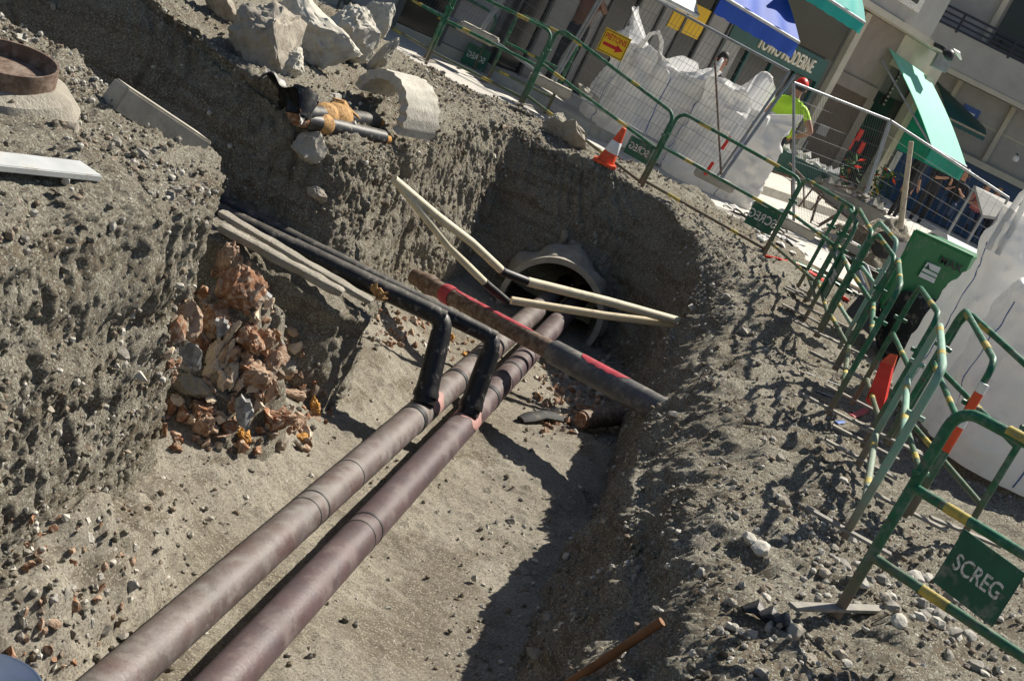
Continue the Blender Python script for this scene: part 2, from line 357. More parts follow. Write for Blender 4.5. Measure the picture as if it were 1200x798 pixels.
def normals(G):
    du = np.gradient(G, axis=0); dv = np.gradient(G, axis=1); n = np.cross(du, dv); n /= np.linalg.norm(n, axis=2, keepdims=True) + 1e-9; return n
def quads(a, b):
    i, j = np.meshgrid(np.arange(a - 1), np.arange(b - 1), indexing='ij'); k = (i * b + j).ravel()
    return np.stack([k, k + 1, k + b + 1, k + b], 1)
def roughen(G, sgn, amp=1.0, wallamp=1.0):
    a, b, _ = G.shape; N = normals(G) * sgn; P = G.reshape(-1, 3); n = N.reshape(-1, 3)
    up = np.clip(n[:, 2], 0, 1); wall = 1 - np.clip((up - 0.35) / 0.4, 0, 1)
    Pw = P + np.stack([vn(P, 2.2, 81), vn(P, 2.2, 82), vn(P, 2.2, 83)], 1) * 0.12
    Pw = Pw + np.stack([vn(P, 11, 84), vn(P, 11, 85), vn(P, 11, 86)], 1) * 0.022
    m1 = np.clip(0.45 + 1.3 * vn(P, 1.3, 87), 0.12, 1.2)
    d = 0.07 * vn(P, 1.6, 1) + 0.040 * vn(Pw, 3.7, 2) + 0.016 * vn(Pw, 8.5, 3) + m1 * (0.014 * vn(Pw, 15, 4) + 0.022 * np.abs(vn(Pw, 27, 5)))
    d += 0.014 * vn(P, 47, 15) + 0.010 * vn(P, 83, 18)
    rb = np.clip((P[:, 0] - 0.35) / 0.3, 0, 1) * np.clip((14.5 - P[:, 1]) / 0.8, 0, 1) * np.clip((2.6 - P[:, 0]) / 0.6, 0, 1)
    d += rb * (0.055 * vn(P, 2.7, 95) + 0.05 * (0.5 - np.abs(vn(Pw, (4.2, 2.6, 4.2), 96))) + 0.022 * vn(Pw, 9.5, 97))
    g = 0.030 * vn(Pw, (8, 8, 1.1), 6) + m1 * (0.022 * vn(Pw, (22, 22, 3.0), 7) + 0.020 * vn(P, (40, 40, 9), 8))          # scraped grooves
    s_ = P[:, 0] * 0.75 + P[:, 1] + 0.10 * vn(P, 2.0, 88) + P[:, 2] * 0.12
    teeth = -0.030 * np.clip(np.sin(s_ * 2 * np.pi / 0.115) - 0.1, 0, 1) * np.clip(2.2 * vn(P, (1.5, 1.5, 1.0), 89) - 0.1, 0, 1)
    g += teeth + 0.028 * vn(Pw, (1.3, 1.3, 8.0), 90) * np.clip(1.5 * vn(P, 1.1, 91) + .4, 0, 1)
    r = -0.035 * (1 - np.abs(vn(Pw, (3.1, 3.1, 2.0), 9))) ** 5
    big = np.clip(vn(P, 1.4, 16) * 2 + 0.4, 0, 1)
    d = d * amp * (1 - .35 * wall) + wall * (g + r) * wallamp + big * (1 - .7 * wall) * stones_bump(P, 9.0, 20) * 0.4 + stones_bump(P, 15.0, 30) * 0.65 * np.clip(vn(P, 2.1, 17) * 2 + 0.6, 0.1, 1)
    return P + n * d[:, None], n, a, b
SURF = []     # (points, normals) kept for strewing stones
def loft(name, st, vstep, ustep_fn, sgn, mat='soil', amp=1.0, hole=None, smooth_cols=None):
    st = np.array(st, float)                                  # (stations, profile points, 3)
    tu = resample(st, ustep_fn, st[:, 2])
    A = catmull(st, tu)                                       # (U, K, 3)
    K = A.shape[1]; seg = np.linalg.norm(np.diff(A, axis=1), axis=2).mean(0)
    tv = []
    for k in range(K - 1):
        m = max(2, int(seg[k] / vstep[k])); tv += list(k + np.arange(m) / m)
    tv = np.array(tv + [K - 1.0])
    G = np.swapaxes(catmull(np.swapaxes(A, 0, 1), tv), 0, 1)
    P, n, a, b = roughen(G, sgn, amp)
    F = quads(a, b)
    if sgn > 0: F = F[:, ::-1]
    if hole is not None:
        c = P[F].mean(1); F = F[~hole(c)]
    SURF.append((P, n)); return np_mesh(name, P, F, mat, 'structure')
Z = -1.95
def sta(F, L, U, T, I, O): return [F, L, U, T, I, O]
def wst(fx, fy, tx, ty, tz, ix, iy, iz, ox, oy, oz, bulge=0.0):
    F = (fx, fy, Z); T = (tx, ty, tz)
    L = (fx + (tx - fx) * 0.42, fy + (ty - fy) * 0.42, Z + (tz - Z) * 0.3)
    U = (fx + (tx - fx) * 0.78, fy + (ty - fy) * 0.78, Z + (tz - Z) * 0.76)
    return [F, L, U, T, (ix, iy, iz), (ox, oy, oz)]
ST = [
 wst(-0.85, 1.0, -1.85, 1.0, 0.15, -2.4, 1.0, 0.25, -6.5, 1.0, 0.35),
 wst(-0.95, 4.0, -1.85, 4.0, 0.12, -2.4, 4.0, 0.25, -6.5, 3.5, 0.4),
 wst(-1.15, 5.5, -1.85, 5.5, 0.12, -2.3, 5.5, 0.22, -5.0, 5.0, 0.4),
 wst(-1.32, 6.6, -1.68, 6.55, 0.14, -2.1, 6.3, 0.22, -4.2, 6.0, 0.35),
 wst(-1.44, 7.62, -1.73, 7.46, 0.14, -2.0, 7.0, 0.2, -3.6, 6.6, 0.32),
 wst(-1.80, 8.12, -2.0, 7.92, 0.13, -2.25, 7.35, 0.2, -3.6, 6.8, 0.32),
 wst(-2.6, 8.4, -2.65, 8.12, 0.16, -2.75, 7.6, 0.26, -3.7, 7.0, 0.34),
 wst(-4.0, 8.5, -4.0, 8.1, 0.25, -4.0, 7.7, 0.32, -4.2, 7.1, 0.34),
 wst(-6.5, 8.6, -6.5, 8.2, 0.3, -6.5, 7.8, 0.35, -6.5, 7.2, 0.35),
 wst(-6.8, 9.5, -7.2, 9.5, 0.4, -7.6, 9.5, 0.45, -9.5, 9.5, 0.5),
 wst(-6.5, 10.4, -6.5, 11.0, 0.45, -6.5, 11.4, 0.5, -7.5, 15.0, 0.55),
 wst(-4.4, 10.4, -4.3, 10.85, 0.36, -4.3, 11.2, 0.42, -5.0, 15.5, 0.45),
 wst(-3.1, 10.4, -3.05, 10.8, 0.14, -3.1, 11.2, 0.25, -3.6, 16.3, 0.3),
 wst(-2.3, 10.4, -2.3, 10.75, 0.0, -2.4, 11.2, 0.16, -2.9, 16.8, 0.15),
 wst(-1.6, 10.55, -1.82, 10.85, -0.10, -2.2, 11.5, 0.1, -2.5, 17.0, 0.1),
 wst(-1.18, 11.1, -1.62, 11.3, -0.08, -2.05, 11.9, 0.12, -2.3, 17.1, 0.1),
 wst(-1.10, 12.4, -1.52, 12.6, -0.02, -1.9, 13.0, 0.15, -2.2, 17.2, 0.1),
 wst(-0.95, 14.0, -1.40, 14.2, 0.0, -1.75, 14.5, 0.1, -2.0, 17.4, 0.05),
 wst(-0.72, 15.1, -1.30, 15.2, 0.0, -1.6, 15.7, 0.06, -1.7, 17.8, 0.03),
 wst(-0.60, 15.62, -1.05, 16.15, 0.0, -1.2, 16.5, 0.05, -1.3, 18.2, 0.02),
 wst(0.15, 15.66, -0.05, 16.25, 0.0, -0.1, 16.6, 0.02, -0.2, 18.2, 0.0),
 wst(0.95, 15.62, 0.70, 16.15, 0.0, 0.8, 16.45, 0.02, 0.9, 18.2, 0.0),
 wst(1.22, 15.2, 1.25, 15.1, -0.05, 1.6, 15.5, 0.0, 2.4, 18.0, 0.0),
 wst(1.22, 14.4, 1.42, 14.1, -0.30, 1.95, 14.3, 0.0, 4.4, 17.6, -0.25),
 wst(1.2, 13.2, 1.36, 13.1, -0.68, 1.95, 13.1, -0.14, 5.4, 14.5, -0.28),
 wst(1.16, 12.0, 1.27, 11.9, -0.92, 1.95, 12.1, -0.24, 6.0, 13.0, -0.3),
 wst(1.02, 10.5, 1.22, 10.3, -0.86, 1.95, 10.1, -0.22, 6.0, 10.5, 0.0),
 wst(0.78, 8.6, 1.12, 8.3, -0.72, 1.80, 8.1, -0.14, 6.0, 8.2, 0.0),
 wst(0.57, 7.2, 1.08, 6.95, -0.55, 1.65, 6.8, -0.08, 6.0, 6.6, 0.0),
 wst(0.42, 5.5, 1.05, 5.5, -0.48, 1.6, 5.4, -0.06, 6.0, 5.0, 0.0),
 wst(0.30, 3.5, 1.28, 3.5, -0.12, 1.8, 3.5, -0.04, 6.0, 3.2, 0.0),
 wst(0.25, 1.0, 1.28, 1.0, -0.12, 1.8, 1.0, -0.04, 6.0, 1.0, 0.0),
]
ARC = V((0.22, 15.45, -1.52)); AR = 0.53
hole = lambda c: (c[:, 1] > 14.9) & ((c[:, 0] - ARC.x) ** 2 + (c[:, 2] - ARC.z) ** 2 < (AR + 0.06) ** 2) & (c[:, 1] < 17.3)
ground = loft('ground', ST, [0.016, 0.0145, 0.0145, 0.017, 0.04], 0.0145, 1.0, hole=hole)
# a bench of earth left standing under the black pipes
BE = []
for (fx, fy, tx, ty, tz, ix, iy) in [(-6.5, 9.55, -6.5, 9.8, -0.85, -6.5, 10.6), (-3.0, 9.6, -3.0, 9.8, -0.85, -3.0, 10.6), (-1.7, 9.62, -1.72, 9.8, -0.88, -1.9, 10.6), (-1.12, 9.72, -1.22, 9.88, -0.92, -1.7, 10.5),
                                 (-0.88, 10.05, -1.05, 10.2, -0.98, -1.6, 10.55), (-0.88, 10.7, -1.08, 10.7, -1.05, -1.6, 10.7), (-1.0, 11.4, -1.3, 11.2, -1.1, -1.7, 10.9)]:
    BE.append([(fx, fy, Z), (fx + (tx - fx) * .5, fy + (ty - fy) * .5, Z + (tz - Z) * .4), (tx * .9 + fx * .1, ty * .9 + fy * .1, tz - 0.2), (tx, ty, tz), (tx * .5 + ix * .5, ty * .5 + iy * .5, tz + .03), (ix, iy, tz + 0.04)])
loft('earth_bench', BE, [0.024] * 5, 0.024, 1.0, amp=0.8)
# pit floor
nx, ny = 190, 640
gx = np.linspace(-2.4, 2.0, nx); gy = np.linspace(1.0, 16.6, ny)
X, Y = np.meshgrid(gx, gy, indexing='ij')
ax = -1.33 + 0.0945 * Y * 1.0
mid = 0.5 * ((-1.36 + 0.0945 * Y) + (-0.95 + 0.0885 * Y))
zf = -1.70 + 0.16 * np.clip(np.abs(X - mid) - 0.55, 0, 2) ** 1.4
zf += 0.17 * np.exp(-(((X + 1.0) / 0.35) ** 2 + ((Y - 11.2) / 0.75) ** 2)) + 0.10 * np.exp(-(((X - 0.95) / 0.5) ** 2 + ((Y - 11.6) / 0.9) ** 2))
zf += 0.25 * np.exp(-(((X + 1.55) / 0.5) ** 2 + ((Y - 8.9) / 0.9) ** 2)) + 0.22 * np.exp(-(((X + 1.45) / 0.35) ** 2)) * np.clip((7.6 - Y) / 2, 0, 1)
P = np.stack([X, Y, zf], 2).reshape(-1, 3)
d = 0.035 * vn(P, 1.7, 41) + 0.018 * vn(P, 4.5, 42) + 0.010 * vn(P, 11, 43) + 0.007 * vn(P, 26, 44)
d += -0.022 * np.exp(-((P[:, 0] - (0.20 + .05 * P[:, 1])) / .09) ** 2) * np.clip(1.2 * vn(P, (.6, .6, .6), 46) + .5, 0, 1) + 0.014 * np.abs(vn(P, 15, 47)) * np.clip(2 * vn(P, .9, 48), 0, 1)
patch = np.clip(0.5 + 1.4 * vn(P, 1.1, 45), 0.15, 1)
P[:, 2] += d + patch * (stones_bump(P, 14.0, 50) * 0.55 + stones_bump(P, 24.0, 60) * 0.6)
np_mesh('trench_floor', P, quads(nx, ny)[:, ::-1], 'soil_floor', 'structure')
SURF.append((P, np.tile([0, 0, 1.0], (len(P), 1))))
# street level beyond the dig, out to the horizon
def sheet(name, pts, z, mat, cuts=40, amp=0.0):
    mb = MB(); (x0, y0), (x1, y1) = pts
    mb.grid(lambda u, v: (x0 + (x1 - x0) * u, y0 + (y1 - y0) * v, z), cuts, cuts)
    o = mb.build(name, mat, None); o['kind'] = 'structure'; return o
sheet('street', ((-60, 17.6), (3.6, 20.2)), -0.03, 'plaza', 8)
sheet('street', ((-60, 20.2), (120, 220)), -0.03, 'plaza', 8)
sheet('verge', ((3.6, 12.5), (120, 20.2)), -0.36, 'plaza', 8)
# rubble heaps that lie against the banks
def heap(name, cx, cy, rx, ry, z0, h, mat, seed, rot=0.0, n=70, pw=1.3):
    u = np.linspace(-1, 1, n); A, B = np.meshgrid(u, u, indexing='ij'); r = np.sqrt(A ** 2 + B ** 2)
    zz = z0 + h * np.clip(1 - r ** pw, -.15, 1)
    xx = cx + (A * math.cos(rot) - B * math.sin(rot) * ry / rx) * rx; yy = cy + (A * math.sin(rot) * rx / ry + B * math.cos(rot)) * ry
    P = np.stack([xx, yy, zz], 2).reshape(-1, 3)
    P[:, 2] += h * (.16 * vn(P, 3.1, seed) + .08 * vn(P, 8, seed + 1)) + .02 * vn(P, 17, seed + 2) + stones_bump(P, 12, seed + 3) * .5 + stones_bump(P, 22, seed + 5) * .5
    SURF.append((P, np.tile([0, 0, 1.0], (len(P), 1)))); return np_mesh(name, P, quads(n, n)[:, ::-1], mat, 'structure')
heap('rubble_heap', -1.58, 8.68, .62, .66, -1.85, 1.28, 'soil', 500, 0.0, 80, 1.5)
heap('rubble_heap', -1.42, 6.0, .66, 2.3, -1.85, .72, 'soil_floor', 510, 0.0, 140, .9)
from mathutils.bvhtree import BVHTree
_trees = []
for o in list(S.objects):
    if o.type == 'MESH' and o.get('kind') == 'structure':
        me = o.data; n = len(me.vertices); a = np.empty(n * 3, np.float32); me.vertices.foreach_get('co', a); a = a.reshape(-1, 3)
        m = len(me.polygons); b = np.empty(m * 4, np.int32); me.loops.foreach_get('vertex_index', b)
        _trees.append(BVHTree.FromPolygons(a.tolist(), b.reshape(-1, 4).tolist()))
def hit(px, py, off=0.0):
    """the point of the ground seen at a pixel of the photograph"""
    d = V(ray(px, py)).normalized(); best = None
    for t in _trees:
        l, n, i, ds = t.ray_cast(V(EYE), d, 100)
        if l is not None and (best is None or ds < best[1]): best = (l, ds)
    return best[0] - d * off if best else atz(px, py, -1.7)
def drop(x, y, z0=3.0):
    best = None
    for t in _trees:
        l, n, i, ds = t.ray_cast(V((x, y, z0)), V((0, 0, -1)), 100)
        if l is not None and (best is None or l.z > best): best = l.z
    return best if best is not None else 0.0

# ------------------------------------------------------------------ things in the trench
def pipe_line(x0, x1, y0=1.2, y1=16.9, z=-1.45):
    return lambda Y: V((x0 + (x1 - x0) * (Y - y0) / (y1 - y0), Y, z))
PL = pipe_line(-1.36 + 0.0970 * 1.2, -1.36 + 0.0970 * 16.9); PR = pipe_line(-0.965 + 0.0880 * 1.2, -0.965 + 0.0880 * 16.9)
PRAD = 0.107
def pipe_Y(px, py):
    return atz(px, py, -1.40).y
def main_pipe(f, mat, label, bands, sleeve):
    t = thing('heating_pipe', label, 'pipe', f(1.2), group='twin pipes running along the trench floor')
    mb = MB(); ys = np.linspace(1.2, 16.9, 90)
    mb.tube([f(y) for y in ys], PRAD, 32); part('casing', mb, mat, t)
    for (px, py, w, h) in bands:
        y = pipe_Y(px, py); mb = MB()
        mb.tube([f(y - w), f(y - w * .98), f(y + w * .98), f(y + w)], [PRAD * .99, PRAD + h, PRAD + h, PRAD * .99], 32)
        part('tape_band', mb, 'black_tape', t)
    y = pipe_Y(*sleeve); mb = MB()                      # pink primer round the welded branch
    def patch(u, v):
        a = (v - 0.5) * 2; e = 0.17 * math.sqrt(max(0, 1 - (a * 0.98) ** 2)); yy = y + (u - 0.5) * 2 * e + 0.03 * math.sin(a * 9)
        q = a * 1.5 + 0.15; c = f(yy); r = PRAD + 0.0025
        return (c.x + math.sin(q) * r, yy, c.z + math.cos(q) * r)
    mb.grid(patch, 12, 30); part('primer_patch', mb, 'pink', t)
    return t
B1 = [(477, 481, .04, .006), (525, 437, .035, .006), (545, 420, .012, .003), (556, 408, .03, .004), (397, 543, .006, .002), (349, 590, .006, .002), (356, 580, .009, .002), (585, 384, .01, .002)]
B2 = [(577, 463, .04, .006), (594, 446, .01, .003), (603, 434, .025, .004), (612, 427, .008, .002), (424, 622, .006, .002), (433, 613, .011, .003), (620, 415, .008, .002), (636, 400, .01, .002)]
main_pipe(PL, 'casing_grey', 'left grey brown pipe of the pair on the trench floor, paler than its neighbour', B1, (500, 470))
main_pipe(PR, 'casing_plum', 'right plum brown pipe of the pair on the trench floor, darker than its neighbour', B2, (552, 492))
# black branch pipes coming over the bench, bending down on to the twin pipes
def branch(pts, r, label, riser_r):
    t = thing('branch_pipe', label, 'pipe', pts[-1], group='black branch pipes')
    mb = MB(); mb.tube(pts[:3], r, 20)
    part('straight_run', mb, 'black', t)
    a, b, c = V(pts[1]), V(pts[2]), V(pts[3]); mb = MB()
    d1 = (a - b).normalized(); d2 = (c - b).normalized(); q = []
    for k in range(9):
        s = k / 8; q.append(b + d1 * 0.10 * (1 - s) ** 2 + d2 * 0.10 * s ** 2)
    mb.tube([a + (b - a) * 0.5, *q, b + d2 * 0.2], r * 1.06, 20); part('elbow', mb, 'black', t)
    mb = MB(); mb.tube([b + d2 * 0.1, b + d2 * 0.3, c], [riser_r, riser_r * 1.05, riser_r * 1.1], 20); part('riser', mb, 'black', t)
    mb = MB(); rr = riser_r * 1.25
    mb.lathe([(rr, 0), (rr, .03), (riser_r * 1.1, .07), (riser_r * 1.1, 0.1)], 20, -d2, c - d2 * 0.05); part('saddle', mb, 'black', t)
    return t
e1 = aty(521, 374, 10.42); e2 = aty(580, 397, 10.62)
f1 = PL(10.16) + V((0.0, 0, 0.09)); f2 = PR(10.4) + V((0.0, 0, 0.09))
f1 = V((f1.x, f1.y, f1.z)); f2 = V((f2.x, f2.y, f2.z))
t1 = branch([(-6.3, 10.22, e1.z - .02), (-3.0, 10.26, e1.z - .01), e1, f1], 0.068, 'front black branch pipe bending down on to the grey pipe', 0.078)
branch([(-6.3, 10.46, e2.z + .03), (-3.0, 10.5, e2.z + .03), e2, f2], 0.060, 'rear black branch pipe bending down on to the plum pipe', 0.076)
mb = MB(); c = aty(445, 338, 10.3)
for k in range(7):
    mb.tube([c + V((random.uniform(-.06, .0), -.06, random.uniform(-.03, .05))), c + V((random.uniform(0, .05), -.09, random.uniform(-.05, .03))), c + V((random.uniform(.04, .1), -.07, random.uniform(-.04, .02)))], [.012, .018, .008], 6)
part('torn_wrap', mb, 'tape_brown', t1)
# two long concrete kerb slabs lying on the bench under the black pipes
def slab(a, b, w, h, label, mat='concrete'):
    a, b = V(a), V(b); d = (b - a).normalized(); s = V((0, 0, 1)).cross(d).normalized(); u = d.cross(s); mb = MB(); n = 14
    def fn(uu, v):
        p = a + (b - a) * v; q = uu * 2 * PI; cx, cz = math.cos(q), math.sin(q)
        k = 1 / max(abs(cx), abs(cz)) ** 0.85; j = 1 + 0.10 * math.sin(v * 17 + uu * 9) + 0.06 * math.sin(v * 41 + 3 * uu)
        e = 1.0 if 0.02 < v < 0.98 else 0.75
        return p + s * cx * k * w / 2 * e * j + u * cz * k * h / 2 * e * j
    mb.grid(fn, 20, 40, closeu=True); m = len(mb.v); mb.f += [tuple(range(19, -1, -1)), tuple(range(m - 20, m))]; mb.mi += [0, 0]
    return single('concrete_slab', mb, mat, label, 'slab', 'long slabs under the black pipes')
slab(aty(258, 266, 9.85), aty(402, 344, 9.76), .11, .065, 'long rough concrete slab lying lower on the earth bench below the black pipes', 'mortar')
slab(aty(258, 249, 10.04), aty(436, 354, 9.92), .12, .045, 'thin long concrete slab lying directly against the black pipes', 'mortar')
# steel pipe crossing over the twins
ps = aty(500, 332, 13.0); pe = aty(786, 487, 11.0)
t = thing('steel_pipe', 'rusty steel pipe with red paint crossing diagonally over the twin pipes', 'pipe', ps)
d = pe - ps
mb = MB(); mb.tube([ps - d * .06, ps + d * .35, ps + d * .62], [.078, .080, .082], 24); part('bare_pipe', mb, 'rust_steel', t)
mb = MB(); mb.tube([ps + d * .55, ps + d * .56, ps + d * .8, ps + d * 1.08], [.08, .105, .108, .108], 28); part('sleeve', mb, 'sleeve', t)
def redstrip(r, s0, s1, q0, q1, name='red_paint'):
    mb = MB(); dn = d.normalized(); sd_ = V((0, 0, 1)).cross(dn).normalized(); u_ = dn.cross(sd_)
    def fn(u, v):
        s = s0 + (s1 - s0) * v; w = 1 + 0.08 * math.sin(v * 31) ; q = (q0 + (q1 - q0) * (0.5 + (u - .5) * w * (1 - abs(2 * v - 1) ** 6)))
        return ps + d * s + (u_ * math.cos(q) + sd_ * math.sin(q)) * (r + .002)
    mb.grid(fn, 10, 40); part(name, mb, 'red_paint', t)
redstrip(.0795, .12, .47, -.6, 0.5); redstrip(.108, .66, .84, -.75, .75)
mb = MB(); mb.tube([ps + d * .085, ps + d * .10, ps + d * .125], [.088, .095, .088], 20); part('coupling', mb, 'red_paint', t)
mb = MB(); mb.tube([ps - d * .02, ps + d * .01, ps + d * .04], [.085, .1, .085], 20); part('collar', mb, 'rust_steel', t)
# cream conduits
def conduit(segs, label, name='conduit'):
    t = thing(name, label, 'conduit', segs[0][0][0], group='cream conduits in front of the culvert')
    for pts, r, mat, nm in segs: part(nm, MB().tube(pts, r, 14), mat, t)
    return t
a = aty(474, 221, 11.55); b = aty(590, 319, 12.45); b2 = aty(618, 330, 12.65); c = aty(804, 379, 13.5)
k1 = a + (b - a) * .3; k1.z -= .0; k2 = a + (b - a) * .65 + V((0, 0, .02))
conduit([([a - (b - a) * .1, a, k1, k2, b], .036, 'cream', 'tube'), ([b - (b - a) * .03, b, b2, b2 + (c - b2) * .03], .040, 'black_tape', 'joint'), ([b2, b2 + (c - b2) * .5 + V((0, 0, .012)), c], .043, 'cream', 'tube')], 'upper cream conduit with a black joint, reaching across to the right bank')
a = aty(480, 232, 11.6); b = aty(570, 333, 12.3); c = aty(594, 353, 12.5)
conduit([([a - (b - a) * .1, a, a + (b - a) * .5 + V((0, 0, -.03)), b], .033, 'cream', 'tube'), ([b - (b - a) * .03, b, c], .036, 'black', 'joint')], 'lower cream conduit ending in a black tip left of the culvert')
a = aty(599, 352, 12.9); c = aty(798, 381, 13.5)
conduit([([a, a + (c - a) * .55 + V((0, 0, -.015)), c], .037, 'cream', 'tube')], 'short cream pole lying level under the long conduit in front of the culvert', 'pole')
# the culvert at the end wall
t = thing('culvert', 'round concrete culvert mouth in the end wall with the pipes going in', 'culvert', (ARC.x, ARC.y, -1.8))
mb = MB()
def ringfn(r0, r1, y0, y1, q0=-.35, q1=PI + .35, n=40, jag=0.0):
    vs = []; fs = []
    for k in range(n + 1):
        q = q0 + (q1 - q0) * k / n
        j = 1 + jag * math.sin(k * 3.7) * 0.5 + jag * math.sin(k * 1.3)
        for (r, y) in ((r0, y0), (r1 * j, y0), (r1 * j, y1), (r0, y1)): vs.append((ARC.x + r * math.cos(q), y, ARC.z + r * math.sin(q)))
    for k in range(n):
        for m in range(4): fs.append((k * 4 + m, k * 4 + (m + 1) % 4, (k + 1) * 4 + (m + 1) % 4, (k + 1) * 4 + m))
    fs += [(0, 1, 2, 3), (n * 4 + 3, n * 4 + 2, n * 4 + 1, n * 4)]
    return vs, fs
mb.add(*ringfn(AR, AR + .065, 15.48, 18.6)); part('ring', mb, 'concrete', t)
mb = MB(); mb.grid(lambda u, v: (ARC.x - .7 + 1.4 * u, 18.5, ARC.z - .7 + 1.4 * v), 3, 3); part('dark_soil_inside', mb, 'soil', t)
mb = MB()
def mort(u, v):
    q = -.05 + (PI * .98) * u; w = v
    r = AR + .05 + .07 * math.sin(w * PI) ** .6 * (0.75 + .5 * math.sin(u * 9) * math.sin(u * 23)); y = 15.56 + .5 * w
    if 0.4 < u < .75: r += .10 * math.sin((u - .4) / .35 * PI) * v
    p = np.array([[ARC.x + r * math.cos(q), y, ARC.z + r * math.sin(q)]]); k = 1 + 0
    r += float(0.035 * vn(p, 6, 3)[0] + .015 * vn(p, 17, 4)[0]); return (ARC.x + r * math.cos(q), y - .015 * math.sin(u * 40) * v, ARC.z + r * math.sin(q))
mb.grid(mort, 90, 14); part('mortar_haunch', mb, 'mortar', t)

# ------------------------------------------------------------------ stones and rubble
def rock_mesh(name, mat, seed, pts=16, sub=2, rough=0.10, flat=(1, 1, .75), sm=0.0):
    r = np.random.default_rng(seed); bm = bmesh.new()
    for _ in range(pts):
        v = r.normal(size=3); v /= np.linalg.norm(v); bm.verts.new(v * r.uniform(.8, 1.0) * np.array(flat))
    bmesh.ops.convex_hull(bm, input=bm.verts[:])
    for v in [v for v in bm.verts if not v.link_faces]: bm.verts.remove(v)
    bmesh.ops.triangulate(bm, faces=bm.faces[:])
    if sub:
        bmesh.ops.subdivide_edges(bm, edges=bm.edges[:], cuts=sub, use_grid_fill=True, smooth=sm)
        bm.verts.ensure_lookup_table(); P = np.array([v.co for v in bm.verts]); n = np.array([v.co.normalized() for v in bm.verts])
        d = rough * (vn(P, 1.6, seed) + .6 * vn(P, 4, seed + 1) + .45 * vn(P, 9, seed + 2) + (.3 * vn(P, 19, seed + 3) if sub > 3 else 0))
        for v, q, e in zip(bm.verts, n, d): v.co += V(q * e)
    me = bpy.data.meshes.new(name); bm.to_mesh(me); bm.free(); me.materials.append(MATS[mat])
    me.polygons.foreach_set('use_smooth', [True] * len(me.polygons))
    try: me.set_sharp_from_angle(angle=math.radians(30))
    except Exception: pass
    return me
def place_rock(me, name, loc, size, label, cat, group=None, rot=None):
    o = bpy.data.objects.new(name, me); S.collection.objects.link(o); o.location = loc
    o.scale = size if hasattr(size, '__len__') else (size,) * 3
    o.rotation_euler = rot if rot is not None else (random.uniform(-.4, .4), random.uniform(-.4, .4), random.uniform(0, 6.3))
    return tag(o, label, cat, group)
G_B = 'concrete lumps dumped on the far bank'
def boulder(px, py, Y, size, seed, label, mat='boulder', rot=(0, 0, 0), flat=(1, 1, .8), pts=15):
    hh = size[2] * .55 * FPX / Y; h = hit(px - .446 * hh, py + .895 * hh); Yh = min(max(h.y, Y - 1.0), Y + 1.5)
    k = Yh / Y; place_rock(rock_mesh('boulder', mat, seed, max(pts, 20), 9, .11, flat), 'boulder', aty(px, py, Yh), tuple(s * k for s in (size[0] * 1.08, size[1] * 1.08, size[2] * 1.08)), label, 'boulder', G_B, rot)
boulder(318, 52, 12.2, (.42, .36, .44), 101, 'largest angular grey boulder on the far bank, flat face in shade', rot=(.1, .2, .5))
boulder(372, 38, 12.8, (.36, .40, .40), 102, 'pale rough boulder behind the largest one on the far bank', 'concrete_pale', rot=(.3, .1, 1.2))
boulder(340, 72, 11.75, (.15, .15, .17), 103, 'small pale block leaning on the front of the largest boulder', 'concrete_pale', rot=(.2, .5, .3), pts=12)
boulder(412, 42, 13.8, (.27, .32, .42), 104, 'rounded pale boulder with an orange stain beside the green barriers', 'concrete_pale', rot=(.4, .1, .2), pts=26)
boulder(448, 66, 14.4, (.08, .20, .30), 105, 'flat slab of stone standing on edge behind the arched shell', 'concrete', rot=(.1, .35, .3), pts=14)
boulder(262, 8, 12.8, (.34, .2, .16), 106, 'long grey stone at the top edge of the far bank', rot=(.1, .7, .8))
boulder(160, 5, 12.0, (.24, .2, .14), 107, 'low stone half sunk at the upper left of the far bank', rot=(.1, .2, .8))
boulder(364, 172, 10.75, (.14, .12, .17), 108, 'grey block stuck out of the bank below the cut black pipes', 'concrete', rot=(.2, .3, .5), pts=10)
boulder(440, 30, 15.0, (.16, .25, .3), 109, 'pale stone behind the rounded boulder near the barrier foot', 'concrete_pale', rot=(.4, .1, .9))
boulder(655, 150, 16.9, (.22, .2, .2), 111, 'lump of earth covered stone under the far green barrier', 'mortar', rot=(.4, .1, .9))
boulder(672, 158, 16.9, (.30, .12, .2), 112, 'tilted slab of clay on the lip above the culvert', 'mortar', rot=(.7, .5, .9))
boulder(688, 112, 17.6, (.2, .1, .1), 113, 'flat stone in front of the large white bag', 'concrete', rot=(.1, .3, .3))
boulder(372, 228, 10.9, (.10, .07, .08), 114, 'round dark stone set in the shaded bank above the black pipes', 'boulder', rot=(.1, .3, .3), pts=30)
# the arched concrete shell leaning on the far bank
t = thing('arched_shell', 'half round concrete channel shell lying open on the far bank', 'concrete shell', aty(450, 130, 12.6))
ctr = aty(441, 128, hit(441, 142).y + .05); xd = V((.82, -.50, -.24)).normalized(); yd = V((.50, .84, .05)).normalized(); zd = xd.cross(yd).normalized(); yd = zd.cross(xd); Rr = .345
mb = MB(); n = 36
vs = []; fs = []
for k in range(n + 1):
    q = PI * k / n
    for (r, y) in ((Rr - .085, 0), (Rr, 0.0), (Rr, .42), (Rr - .085, .42)):
        e = 1 + .01 * math.sin(k * 2.1); vs.append(ctr + xd * (-math.cos(q) * r * e) + zd * math.sin(q) * r * e * .98 + yd * (y + .015 * math.sin(k * 1.7)))
for k in range(n):
    for m in range(4): fs.append((k * 4 + m, k * 4 + (m + 1) % 4, (k + 1) * 4 + (m + 1) % 4, (k + 1) * 4 + m))
fs += [(0, 1, 2, 3), (n * 4 + 3, n * 4 + 2, n * 4 + 1, n * 4)]
mb.add(vs, fs); part('shell', mb, 'concrete_pale', t)
